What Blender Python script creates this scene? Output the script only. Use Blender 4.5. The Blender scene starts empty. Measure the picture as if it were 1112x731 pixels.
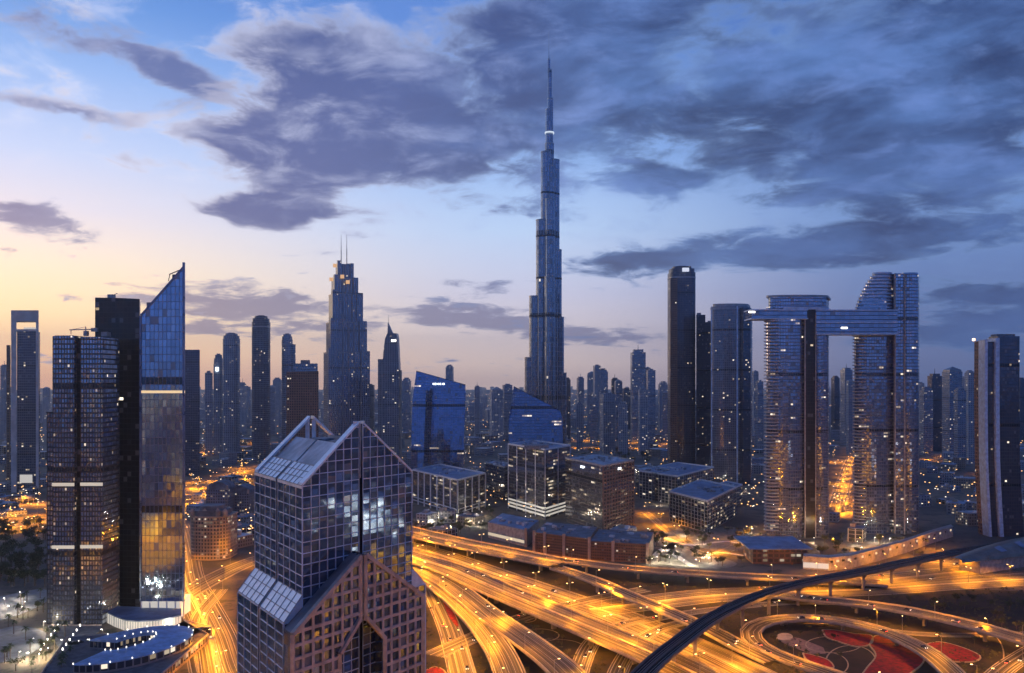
import bpy, math, random
from math import radians as R, sin, cos, pi, atan, atan2, sqrt, floor
from mathutils import Vector
random.seed(11)
SC = bpy.context.scene
COL = SC.collection

# ------------------------------------------------------------------ camera
F, H, HOR, CX = 950.0, 165.0, 412.0, 556.0      # focal length (photo pixels), eye height in metres, horizon row
cam = bpy.data.cameras.new('camera')
cam.sensor_width = 36.0
cam.lens = 36.0 * F / 1112.0
cam.shift_y = (HOR - 365.5) / 1112.0
cam.clip_start = 1.0
cam.clip_end = 90000.0
camo = bpy.data.objects.new('camera', cam)
camo.location = (0, 0, H)
camo.rotation_euler = (R(90), 0, 0)
COL.objects.link(camo)
SC.camera = camo

def lin(r, g, b):
    def f(c):
        c /= 255.0
        return c / 12.92 if c <= 0.04045 else ((c + 0.055) / 1.055) ** 2.4
    return (f(r), f(g), f(b), 1.0)

# ------------------------------------------------------------------ node helper
class NT:
    def __init__(s, tree):
        s.t = tree; s.n = tree.nodes; s.l = tree.links
    def put(s, sock, v):
        if v is None: return
        if isinstance(v, bpy.types.NodeSocket): s.l.new(v, sock)
        else: sock.default_value = v
    def m(s, op, a, b=None, c=None, clamp=False):
        n = s.n.new('ShaderNodeMath'); n.operation = op; n.use_clamp = clamp
        s.put(n.inputs[0], a); s.put(n.inputs[1], b); s.put(n.inputs[2], c)
        return n.outputs[0]
    def vm(s, op, a, b=None):
        n = s.n.new('ShaderNodeVectorMath'); n.operation = op
        s.put(n.inputs[0], a)
        if op == 'SCALE': s.put(n.inputs[3], b)
        else: s.put(n.inputs[1], b)
        return n.outputs[0]
    def mix(s, f, a, b, mode='MIX'):
        n = s.n.new('ShaderNodeMix'); n.data_type = 'RGBA'; n.blend_type = mode
        s.put(n.inputs[0], f); s.put(n.inputs[6], a); s.put(n.inputs[7], b)
        return n.outputs[2]
    def comb(s, x, y, z=0.0):
        n = s.n.new('ShaderNodeCombineXYZ')
        s.put(n.inputs[0], x); s.put(n.inputs[1], y); s.put(n.inputs[2], z)
        return n.outputs[0]
    def sep(s, v):
        n = s.n.new('ShaderNodeSeparateXYZ'); s.put(n.inputs[0], v); return n.outputs
    def noise(s, v, scale=1.0, detail=4.0, rough=0.5, dist=0.0, lac=2.0):
        n = s.n.new('ShaderNodeTexNoise')
        s.put(n.inputs['Vector'], v); s.put(n.inputs['Scale'], scale); s.put(n.inputs['Detail'], detail)
        s.put(n.inputs['Roughness'], rough); s.put(n.inputs['Distortion'], dist); s.put(n.inputs['Lacunarity'], lac)
        return n.outputs
    def ramp(s, f, stops, interp='LINEAR'):
        n = s.n.new('ShaderNodeValToRGB'); n.color_ramp.interpolation = interp
        e = n.color_ramp.elements
        while len(e) < len(stops): e.new(0.5)
        for k, (p, c) in enumerate(stops):
            e[k].position = p; e[k].color = c if len(c) == 4 else (*c, 1)
        s.put(n.inputs[0], f); return n.outputs[0]
    def sm(s, x, a, b):
        n = s.n.new('ShaderNodeMapRange'); n.interpolation_type = 'SMOOTHSTEP'
        s.put(n.inputs[0], x); s.put(n.inputs[1], a); s.put(n.inputs[2], b)
        n.inputs[3].default_value = 0.0; n.inputs[4].default_value = 1.0
        return n.outputs[0]
    def ln(s, x, a, b, c=0.0, d=1.0):
        n = s.n.new('ShaderNodeMapRange'); n.clamp = True
        s.put(n.inputs[0], x); s.put(n.inputs[1], a); s.put(n.inputs[2], b)
        s.put(n.inputs[3], c); s.put(n.inputs[4], d)
        return n.outputs[0]

# ------------------------------------------------------------------ sky (world)
W = bpy.data.worlds.new('World'); SC.world = W; W.use_nodes = True
W.node_tree.nodes.clear()
w = NT(W.node_tree)
tc = w.n.new('ShaderNodeTexCoord')
dx, dy, dz = w.sep(tc.outputs['Generated'])
az = w.m('ARCTAN2', dx, dy)
el = w.m('ARCSINE', dz)
eld = w.m('MULTIPLY', el, 180 / pi)
azd = w.m('MULTIPLY', az, 180 / pi)
def E(y): return atan((HOR - y) / F) * 180 / pi / 45.0
te = w.m('DIVIDE', eld, 45.0, clamp=True)
left = w.ramp(te, [(0, (1.2,0.60,0.28)), (E(385), (1.55,0.92,0.36)), (E(350), (1.40,1.02,0.50)), (E(300), (1.08,0.88,0.64)),
                   (E(250), lin(228,220,228)), (E(190), lin(188,204,238)), (E(110), lin(138,174,228)), (E(40), lin(90,140,208)), (E(0), lin(72,122,196)), (1, lin(62,102,172))])
mid = w.ramp(te, [(0, (0.76,0.56,0.48)), (E(395), (0.96,0.74,0.62)), (E(360), (0.88,0.76,0.76)), (E(320), lin(208,208,230)),
                  (E(250), lin(180,204,238)), (E(170), lin(138,174,228)), (E(60), lin(86,128,202)), (1, lin(48,84,150))])
right = w.ramp(te, [(0, (0.17,0.20,0.37)), (E(385), (0.20,0.25,0.46)), (E(340), lin(100,122,172)), (E(240), lin(102,136,194)),
                    (E(120), lin(74,114,184)), (E(20), lin(48,84,156)), (1, lin(24,44,96))])
back = w.ramp(te, [(0, lin(84,108,148)), (0.06, lin(80,122,186)), (0.4, lin(62,104,190)), (1, lin(24,46,100))])
# azimuth blend: glow sits to the left of the view
f1 = w.sm(azd, -31.0, 2.0); f2 = w.sm(azd, 0.0, 26.0)
skyc = w.mix(f1, left, mid); skyc = w.mix(f2, skyc, right)
aa = w.m('ABSOLUTE', w.m('ADD', azd, 25.0))
fb = w.sm(aa, 52.0, 100.0)
skyc = w.mix(fb, skyc, back)
# plane-projected coordinates so that clouds flatten towards the horizon
den = w.m('ADD', w.m('MAXIMUM', dz, 0.0), 0.16)
P = w.comb(w.m('DIVIDE', dx, den), w.m('DIVIDE', dy, den), 0.0)
nz = w.noise(P, 1.7, 9.0, 0.58, 0.35)[0]
nz2 = w.noise(w.vm('ADD', P, (7.3, 2.1, 0)), 0.85, 6.0, 0.55, 0.3)[0]
A2 = w.comb(w.m('ADD', az, w.m('MULTIPLY', el, 0.9)), w.m('MULTIPLY', w.m('SUBTRACT', el, w.m('MULTIPLY', az, 0.15)), 3.0), 0.0)
nst = w.noise(A2, 5.2, 7.0, 0.56, 0.25)[0]      # slanted streaks
nfi = w.noise(P, 5.5, 8.0, 0.62, 0.5)[0]
def blob(cx, cy, rx, ry, k=1.0, rot=0.0):
    a0 = atan((cx - CX) / F); e0 = atan((HOR - cy) / F * cos(a0))
    ra = rx / F; re = ry / F
    u = w.m('SUBTRACT', az, a0); v = w.m('SUBTRACT', el, e0)
    c, s_ = cos(R(rot)), sin(R(rot))
    u2 = w.m('DIVIDE', w.m('ADD', w.m('MULTIPLY', u, c), w.m('MULTIPLY', v, s_)), ra)
    v2 = w.m('DIVIDE', w.m('SUBTRACT', w.m('MULTIPLY', v, c), w.m('MULTIPLY', u, s_)), re)
    r2 = w.m('ADD', w.m('MULTIPLY', u2, u2), w.m('MULTIPLY', v2, v2))
    return w.m('MULTIPLY', w.m('EXPONENT', w.m('MULTIPLY', r2, -1.1)), k)
def union(lst):
    o = lst[0]
    for b in lst[1:]: o = w.m('SMOOTH_MAX', o, b, 0.12)
    return o
heavy = union([blob(405,120,150,85,1.15), blob(285,165,85,42,1.15), blob(295,226,85,24,1.3,4), blob(335,190,95,40,1.1), blob(480,150,130,60,1.05), blob(345,60,130,50,.7),
               blob(640,80,190,120,1.05), blob(850,95,260,120,.95), blob(1020,150,220,85,1.1), blob(700,190,120,26,.85), blob(1090,60,160,110,1.0),
               blob(900,266,250,30,.95,3), blob(720,282,110,15,.85), blob(1085,340,110,60,.8), blob(560,180,90,30,.75)])
small = union([blob(175,72,105,25,1.0,-16), blob(85,44,75,22,.75,-12), blob(30,232,75,22,.95,-12), blob(220,110,95,28,.5),
               blob(65,118,80,9,.55,-4), blob(12,272,22,5,.8),
               blob(320,338,190,26,.95,-3), blob(500,348,120,20,.9,-2), blob(660,362,150,15,.75), blob(240,356,110,16,.75), blob(520,310,60,16,.5)])
rag = w.m('ADD', w.m('MULTIPLY', w.m('SUBTRACT', nz, 0.5), 1.9), w.m('MULTIPLY', w.m('SUBTRACT', nfi, 0.5), 1.3))
hd = w.m('ADD', heavy, rag)
sd = w.m('ADD', small, w.m('MULTIPLY', rag, 1.25))
hm = w.sm(hd, 0.27, 0.62); smk = w.sm(sd, 0.40, 0.80)
up = w.sm(eld, 2.0, 9.0)
# colours: thick cloud is dark, its thin rims catch the glow
thick_l = w.mix(up, lin(124,120,150), lin(72,84,138))
thick_r = w.mix(w.sm(nst, 0.30, 0.72), lin(26,40,82), lin(82,116,176))
thick_r = w.mix(w.m('MULTIPLY', w.sm(nfi, 0.48, 0.75), 0.3), thick_r, lin(104,134,188))
thick = w.mix(w.sm(azd, -14.0, 10.0), thick_l, thick_r)
thick = w.mix(w.m('MULTIPLY', w.sm(nz2, 0.35, 0.7), 0.55), thick, lin(42,62,116))
rim = w.mix(w.sm(azd, -24.0, 6.0), lin(206,204,220), lin(112,142,192))
body = w.mix(w.sm(hd, 0.32, 0.80), rim, thick)
skyc = w.mix(w.m('MULTIPLY', smk, 0.85), skyc, w.mix(w.sm(sd, 0.5, 0.9), w.mix(0.6, rim, thick_l), thick_l))
skyc = w.mix(w.m('MULTIPLY', hm, 0.95), skyc, body)
# thin veil of bright cirrus between the clouds
veil = w.m('MULTIPLY', w.sm(w.m('ADD', w.m('MULTIPLY', nst, 0.5), w.m('MULTIPLY', nfi, 0.5)), 0.47, 0.66), w.m('MULTIPLY', w.sm(eld, 6.0, 15.0), 0.55))
skyc = w.mix(veil, skyc, w.mix(w.sm(azd, -20.0, 10.0), lin(214,218,240), lin(104,132,198)))
# the ground side of the world
skyc = w.mix(w.sm(eld, -1.2, -4.0), skyc, lin(52,50,66))
ns = w.n.new('ShaderNodeTexSky'); ns.sky_type = 'NISHITA'; ns.sun_disc = False
ns.sun_elevation = R(1.0); ns.sun_rotation = R(-38.0); ns.air_density = 1.2; ns.dust_density = 2.0
nsc = w.mix(1.0, (0.02, 0.02, 0.02, 1), ns.outputs[0], 'MULTIPLY')
skyc = w.mix(1.0, skyc, nsc, 'ADD')
bg = w.n.new('ShaderNodeBackground'); w.l.new(skyc, bg.inputs[0]); bg.inputs[1].default_value = 1.18
wo = w.n.new('ShaderNodeOutputWorld'); w.l.new(bg.outputs[0], wo.inputs[0])

# last light of the sun, low on the left behind the skyline
sl = bpy.data.lights.new('sun', 'SUN'); sl.energy = 0.15; sl.angle = R(8); sl.color = (1.0, 0.62, 0.36)
so = bpy.data.objects.new('sun', sl); so.rotation_euler = Vector((-sin(R(-48)), -cos(R(-48)), -0.07)).to_track_quat('-Z', 'Y').to_euler()
so.location = (-600, 300, 500); COL.objects.link(so)

SC.view_settings.view_transform = 'Standard'; SC.view_settings.look = 'None'
SC.view_settings.exposure = 0.1; SC.view_settings.gamma = 1.0; SC.view_settings.use_curve_mapping = False
SC.render.engine = 'CYCLES'
SC.cycles.use_denoising = True
SC.cycles.max_bounces = 5; SC.cycles.diffuse_bounces = 2; SC.cycles.glossy_bounces = 3
SC.cycles.transmission_bounces = 2; SC.cycles.volume_bounces = 0
SC.cycles.caustics_reflective = False; SC.cycles.caustics_refractive = False
SC.cycles.sample_clamp_indirect = 3.0
SC.cycles.use_light_tree = True

# ------------------------------------------------------------------ materials
MAT = {}
def mat(name):
    m = bpy.data.materials.new(name); m.use_nodes = True
    m.node_tree.nodes.clear(); t = NT(m.node_tree)
    o = t.n.new('ShaderNodeOutputMaterial')
    p = t.n.new('ShaderNodeBsdfPrincipled'); t.l.new(p.outputs[0], o.inputs[0])
    MAT[name] = m
    try: m.cycles.emission_sampling = 'NONE'
    except Exception: pass
    return m, t, p
def plain(name, c, rough=0.7, var=0.25, scale=0.05, metal=0.0, spec=0.3):
    if name in MAT: return MAT[name]
    m, t, p = mat(name)
    g = t.n.new('ShaderNodeNewGeometry')
    n = t.noise(g.outputs['Position'], scale, 5.0, 0.6)[0]
    c = (*c[:3], 1)
    a = tuple(v * (1 - var) for v in c[:3]) + (1,); b = tuple(min(1, v * (1 + var)) for v in c[:3]) + (1,)
    t.put(p.inputs['Base Color'], t.mix(t.sm(n, 0.3, 0.7), a, b))
    t.put(p.inputs['Roughness'], t.ln(n, 0.3, 0.7, rough * 0.85, min(1, rough * 1.1)))
    p.inputs['Metallic'].default_value = metal; p.inputs['Specular IOR Level'].default_value = spec
    return m
def glow(name, c, s):
    if name in MAT: return MAT[name]
    m, t, p = mat(name)
    p.inputs['Base Color'].default_value = (0.3, 0.3, 0.3, 1)
    p.inputs['Emission Color'].default_value = (*c[:3], 1); p.inputs['Emission Strength'].default_value = s
    return m

def facade(name, glass=(0.10,0.14,0.22), frame=(0.12,0.13,0.15), cw=3.0, ch=3.6, fx=0.14, fy=0.22, lit=0.06, ls=2.0,
           lc=(1.0,0.72,0.4), metal=0.75, rough=0.07, tilt=0.025, frough=0.55, seed=0.0, band=0.0, litx=1, fmetal=0.0, mechf=0.85):
    """window wall in UV metres: panes, mullions, spandrels; some panes are lit rooms"""
    if name in MAT: return MAT[name]
    m, t, p = mat(name)
    uv = t.n.new('ShaderNodeUVMap'); uv.uv_map = 'UVMap'
    u, v, _ = t.sep(uv.outputs[0])
    oi = t.n.new('ShaderNodeObjectInfo')
    us = t.m('DIVIDE', u, cw); vs = t.m('DIVIDE', v, ch)
    fu = t.m('FRACT', us); fv = t.m('FRACT', vs)
    iu = t.m('FLOOR', us); iv = t.m('FLOOR', vs)
    mx = t.m('LESS_THAN', fu, fx); my = t.m('LESS_THAN', fv, fy)
    fr = t.m('MAXIMUM', mx, my)
    wn = t.n.new('ShaderNodeTexWhiteNoise'); wn.noise_dimensions = '3D'
    sd_ = t.m('ADD', t.m('MULTIPLY', oi.outputs['Random'], 91.0), seed)
    t.put(wn.inputs['Vector'], t.comb(t.m('FLOOR', t.m('DIVIDE', iu, litx)), iv, sd_))
    wv, wc = wn.outputs['Value'], wn.outputs['Color']
    # clusters of occupied floors
    cl = t.noise(t.comb(t.m('MULTIPLY', iu, 0.11), t.m('MULTIPLY', iv, 0.16), sd_), 1.0, 2.0, 0.5)[0]
    thr = t.m('MULTIPLY', t.ln(cl, 0.40, 0.66, 0.0, 1.6), lit)
    on = t.m('LESS_THAN', wv, thr)
    on = t.m('MULTIPLY', t.m('MULTIPLY', on, t.m('SUBTRACT', 1.0, fr)), t.m('GREATER_THAN', fv, 0.5))
    wn2 = t.n.new('ShaderNodeTexWhiteNoise'); wn2.noise_dimensions = '3D'
    t.put(wn2.inputs['Vector'], t.comb(iu, iv, t.m('ADD', sd_, 5.5)))
    r2 = wn2.outputs['Value']
    gl = t.mix(t.m('MULTIPLY', r2, 0.55), (*glass, 1), tuple(g * 0.45 for g in glass) + (1,))
    frc = (*frame, 1)
    blind = t.m('MULTIPLY', t.m('GREATER_THAN', t.m('FRACT', t.m('MULTIPLY', r2, 7.31)), 0.94), t.m('SUBTRACT', 1.0, fr))
    mech = t.m('LESS_THAN', t.m('FRACT', t.m('DIVIDE', t.m('ADD', iv, 3.0), 17.0)), 0.058)
    gl = t.mix(t.m('MULTIPLY', blind, 0.6), gl, (0.20,0.21,0.23,1))
    gl = t.mix(t.m('MULTIPLY', mech, mechf), gl, (0.03,0.033,0.04,1))
    nn = t.noise(t.comb(u, v, 0.0), 0.06, 5.0, 0.65)[0]
    frc2 = t.mix(t.sm(nn, 0.35, 0.7), tuple(f * 0.7 for f in frame) + (1,), frc)
    t.put(p.inputs['Base Color'], t.mix(fr, gl, frc2))
    t.put(p.inputs['Metallic'], t.m('MULTIPLY', t.ln(fr, 0.0, 1.0, metal, fmetal), t.m('SUBTRACT', 1.0, t.m('MULTIPLY', blind, 0.6))))
    t.put(p.inputs['Roughness'], t.m('ADD', t.ln(fr, 0.0, 1.0, rough, frough), t.m('MULTIPLY', r2, 0.03)))
    geo = t.n.new('ShaderNodeNewGeometry')
    nv = t.vm('SCALE', t.vm('SUBTRACT', wn2.outputs['Color'], (0.5, 0.5, 0.5)), tilt)
    wav = t.noise(t.comb(u, v, sd_), 0.12, 2.0, 0.5)[1]
    nv = t.vm('ADD', nv, t.vm('SCALE', t.vm('SUBTRACT', wav, (0.5, 0.5, 0.5)), tilt * 0.8))
    t.put(p.inputs['Normal'], t.vm('NORMALIZE', t.vm('ADD', geo.outputs['Normal'], nv)))
    ec = t.mix(r2, (*lc, 1), (1.0, 0.86, 0.66, 1))
    t.put(p.inputs['Emission Color'], ec)
    t.put(p.inputs['Emission Strength'], t.m('MULTIPLY', on, t.m('MULTIPLY', t.m('ADD', 0.25, t.m('POWER', wn2.outputs['Value'], 3.0)), ls * 0.42)))
    return m

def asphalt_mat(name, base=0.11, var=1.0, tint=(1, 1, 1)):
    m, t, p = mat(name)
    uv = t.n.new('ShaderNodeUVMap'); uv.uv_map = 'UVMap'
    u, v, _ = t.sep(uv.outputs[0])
    # bright and dark streaks painted along the lanes in place of car light trails
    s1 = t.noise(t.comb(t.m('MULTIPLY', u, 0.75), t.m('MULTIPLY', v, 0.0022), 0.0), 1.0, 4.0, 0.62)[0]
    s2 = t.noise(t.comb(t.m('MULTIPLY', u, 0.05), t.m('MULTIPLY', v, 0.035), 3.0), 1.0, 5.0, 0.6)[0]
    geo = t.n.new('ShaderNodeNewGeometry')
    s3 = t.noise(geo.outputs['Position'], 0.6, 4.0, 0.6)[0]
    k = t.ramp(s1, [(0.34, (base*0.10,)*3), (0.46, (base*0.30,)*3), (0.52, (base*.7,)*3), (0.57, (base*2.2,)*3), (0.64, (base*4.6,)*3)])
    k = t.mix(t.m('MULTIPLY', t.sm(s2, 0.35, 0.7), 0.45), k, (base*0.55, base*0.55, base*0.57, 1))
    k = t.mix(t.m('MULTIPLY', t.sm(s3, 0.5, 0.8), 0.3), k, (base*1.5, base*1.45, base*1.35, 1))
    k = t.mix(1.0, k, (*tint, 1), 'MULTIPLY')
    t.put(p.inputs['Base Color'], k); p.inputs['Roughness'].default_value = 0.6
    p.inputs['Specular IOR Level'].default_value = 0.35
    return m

# ------------------------------------------------------------------ mesh builder
class MB:
    def __init__(s): s.v = []; s.f = []; s.uv = []; s.mi = []
    def face(s, pts, uvs=None, mi=0):
        b = len(s.v); s.v += [tuple(p) for p in pts]; s.f.append(tuple(range(b, b + len(pts))))
        s.uv += uvs if uvs else [(p[0], p[1]) for p in pts]; s.mi.append(mi)
    def prism(s, poly, z0, z1, cap=True, mi=0, cmi=None, bottom=False, u0=0.0):
        """poly: list of (x,y) counter-clockwise; z0/z1 numbers or per-vertex lists"""
        n = len(poly)
        a = sum(poly[i][0]*poly[(i+1)%n][1]-poly[(i+1)%n][0]*poly[i][1] for i in range(n))
        Z0 = list(z0) if hasattr(z0, '__len__') else [z0]*n
        Z1 = list(z1) if hasattr(z1, '__len__') else [z1]*n
        if a < 0: poly = poly[::-1]; Z0 = Z0[::-1]; Z1 = Z1[::-1]
        u = u0
        for i in range(n):
            j = (i+1) % n; p, q = poly[i], poly[j]
            L = math.hypot(q[0]-p[0], q[1]-p[1])
            s.face([(p[0],p[1],Z0[i]), (q[0],q[1],Z0[j]), (q[0],q[1],Z1[j]), (p[0],p[1],Z1[i])],
                   [(u,Z0[i]), (u+L,Z0[j]), (u+L,Z1[j]), (u,Z1[i])], mi)
            u += L
        if cap: s.face([(poly[i][0],poly[i][1],Z1[i]) for i in range(n)], None, mi if cmi is None else cmi)
        if bottom: s.face([(poly[i][0],poly[i][1],Z0[i]) for i in reversed(range(n))], None, mi if cmi is None else cmi)
    def box(s, x0, x1, y0, y1, z0, z1, mi=0):
        s.prism([(x0,y0),(x1,y0),(x1,y1),(x0,y1)], z0, z1, mi=mi, bottom=True)
    def hexa(s, p, mi=0):
        """8 points: bottom ring 0-3, top ring 4-7"""
        for q in ((3,2,1,0),(4,5,6,7),(0,1,5,4),(1,2,6,5),(2,3,7,6),(3,0,4,7)):
            s.face([p[i] for i in q], [(0,0),(1,0),(1,1),(0,1)], mi)
    def bar(s, a, b, wd, ht=None, up=(0,0,1)):
        """straight bar from a to b with square-ish section"""
        a = Vector(a); b = Vector(b); d = (b-a).normalized(); upv = Vector(up)
        if abs(d.dot(upv)) > 0.95: upv = Vector((1,0,0))
        sx = d.cross(upv).normalized() * wd/2; sy = sx.cross(d).normalized() * (ht or wd)/2
        s.hexa([a-sx-sy, a+sx-sy, a+sx+sy, a-sx+sy, b-sx-sy, b+sx-sy, b+sx+sy, b-sx+sy])
    def cyl(s, x, y, z0, z1, r0, r1=None, n=10, mi=0, cap=True):
        r1 = r0 if r1 is None else r1
        c0 = [(x+r0*cos(2*pi*i/n), y+r0*sin(2*pi*i/n), z0) for i in range(n)]
        c1 = [(x+r1*cos(2*pi*i/n), y+r1*sin(2*pi*i/n), z1) for i in range(n)]
        L = 2*pi*max(r0, r1)/n
        for i in range(n):
            j = (i+1) % n
            s.face([c0[i], c0[j], c1[j], c1[i]], [(i*L,z0),((i+1)*L,z0),((i+1)*L,z1),(i*L,z1)], mi)
        if cap: s.face(c1, None, mi)
    def build(s, name, mats, parent=None, smooth=False, loc=None):
        me = bpy.data.meshes.new(name)
        me.from_pydata(s.v, [], s.f)
        l = me.uv_layers.new(name='UVMap')
        flat = [c for uv in s.uv for c in uv]
        l.data.foreach_set('uv', flat)
        if not isinstance(mats, (list, tuple)): mats = [mats]
        for m in mats: me.materials.append(m)
        me.polygons.foreach_set('material_index', s.mi)
        if smooth: me.polygons.foreach_set('use_smooth', [True]*len(s.f))
        me.update()
        o = bpy.data.objects.new(name, me); COL.objects.link(o)
        if loc: o.location = loc
        if parent:
            o.parent = parent
            if parent.parent is None: o.location = -parent.location      # shapes are written in world metres
        return o

def tag(o, label=None, cat=None, group=None, kind=None):
    if label: o['label'] = label
    if cat: o['category'] = cat
    if group: o['group'] = group
    if kind: o['kind'] = kind
    return o
def thing(name, label, cat, loc=(0,0,0), group=None):
    o = bpy.data.objects.new(name, None); COL.objects.link(o); o.location = loc
    o.empty_display_size = 1.0
    return tag(o, label, cat, group)
def kids(o): return [c for c in KIDS.get(o.name, [])]
KIDS = {}
def reg(root, *ch): KIDS[root.name] = list(ch)
def dup(root, loc, rz=0.0, sc=1.0, label=None, group=None):
    r = root.copy(); COL.objects.link(r); r.location = loc; r.rotation_euler = (0, 0, rz); r.scale = (sc, sc, sc)
    if label: r['label'] = label
    if group: r['group'] = group
    for ch in KIDS.get(root.name, []):
        c = ch.copy(); COL.objects.link(c); c.parent = r
        for g in KIDS.get(ch.name, []):
            d = g.copy(); COL.objects.link(d); d.parent = c
    return r

def G(px, py, z=0.0):
    """point on the level z that the photo shows at this pixel -> its place in the world (metres)"""
    D = (H - z) * F / (py - HOR)
    return ((px - CX) * D / F, D, z)
def XD(px, D): return ((px - CX) * D / F, D)
def ZD(py, D): return H + (HOR - py) * D / F
def inset(poly, k):
    cx = sum(p[0] for p in poly)/len(poly); cy = sum(p[1] for p in poly)/len(poly)
    return [(cx+(p[0]-cx)*k, cy+(p[1]-cy)*k) for p in poly]
def rbox(cx, cy, wd, dp, rot):
    c, s_ = cos(rot), sin(rot)
    return [(cx+x*c-y*s_, cy+x*s_+y*c) for x, y in ((-wd/2,-dp/2),(wd/2,-dp/2),(wd/2,dp/2),(-wd/2,dp/2))]
FOOT = []     # taken places: (x, y, radius)
def take(poly, extra=6):
    cx = sum(p[0] for p in poly)/len(poly); cy = sum(p[1] for p in poly)/len(poly)
    FOOT.append((cx, cy, max(math.hypot(p[0]-cx, p[1]-cy) for p in poly)+extra))
def free(x, y, r):
    for a, b, c in FOOT:
        if (a-x)**2+(b-y)**2 < (c+r)**2: return False
    return True
# ------------------------------------------------------------------ shared materials
concrete = plain('concrete', (0.28,0.26,0.24), 0.8, 0.3, 0.08)
parapet_m = plain('parapet_concrete', (0.42,0.40,0.36), 0.75, 0.3, 0.15)
roof_grey = plain('roof_grey', (0.32,0.36,0.41), 0.8, 0.45, 0.12)
roof_pale = plain('roof_pale', (0.55,0.56,0.58), 0.8, 0.35, 0.1)
roof_dark = plain('roof_dark', (0.14,0.16,0.19), 0.7, 0.4, 0.12)
roof_blue = plain('roof_blue', (0.19,0.26,0.38), 0.55, 0.35, 0.08)
steel = plain('steel', (0.32,0.33,0.35), 0.4, 0.2, 0.3, 0.8)
dark_steel = plain('dark_steel', (0.06,0.065,0.075), 0.45, 0.2, 0.3, 0.6)
alu = plain('aluminium_panel', (0.52,0.64,0.80), 0.42, 0.22, 0.25, 0.25, 0.5)
white_panel = plain('white_panel', (0.82,0.84,0.88), 0.4, 0.12, 0.5, 0.35)
stone = plain('pink_stone', (0.40,0.36,0.33), 0.7, 0.28, 0.3)
sand_wall = plain('sand_render', (0.40,0.33,0.26), 0.85, 0.3, 0.1)
plant_m = plain('rooftop_machinery', (0.22,0.23,0.25), 0.6, 0.5, 0.6)
lamp_glow = glow('lamp_glow', (1.0,0.55,0.20), 9)
white_glow = glow('white_glow', (1.0,0.93,0.82), 6)
sign_glow = glow('sign_glow', (0.85,0.93,1.0), 5)
warm_glow = glow('warm_glow', (1.0,0.62,0.28), 6)
red_glow = glow('red_glow', (1.0,0.08,0.04), 10)
soft_glow = glow('lit_hall', (1.0,0.92,0.80), 0.5)

# ------------------------------------------------------------------ ground
m, t, p = mat('ground_mix')
g = t.n.new('ShaderNodeNewGeometry')
n1 = t.noise(g.outputs['Position'], 0.006, 8.0, 0.62)[0]
n2 = t.noise(g.outputs['Position'], 0.05, 6.0, 0.65)[0]
n3 = t.noise(g.outputs['Position'], 0.5, 4.0, 0.6)[0]
c = t.mix(t.sm(n1, 0.40, 0.58), (0.055,0.056,0.055,1), (0.17,0.14,0.10,1))
c = t.mix(t.sm(n2, 0.52, 0.62), c, (0.045,0.05,0.035,1))
c = t.mix(t.m('MULTIPLY', t.sm(n3, 0.45, 0.7), 0.4), c, (0.16,0.14,0.12,1))
t.put(p.inputs['Base Color'], c); p.inputs['Roughness'].default_value = 0.9
gb = MB(); gb.face([(-14000,-6000,0),(14000,-6000,0),(14000,14000,0),(-14000,14000,0)])
tag(gb.build('ground', m), kind='structure')

m, t, p = mat('lawn_mix')
g = t.n.new('ShaderNodeNewGeometry')
n2 = t.noise(g.outputs['Position'], 0.06, 6.0, 0.65)[0]; n3 = t.noise(g.outputs['Position'], 0.9, 4.0, 0.6)[0]
c = t.mix(t.sm(n2, 0.40, 0.60), (0.010,0.013,0.006,1), (0.036,0.026,0.014,1))
c = t.mix(t.m('MULTIPLY', t.sm(n3, 0.45, 0.7), 0.5), c, (0.025,0.03,0.012,1))
t.put(p.inputs['Base Color'], c); p.inputs['Roughness'].default_value = 0.95
lawn_m = m

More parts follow.
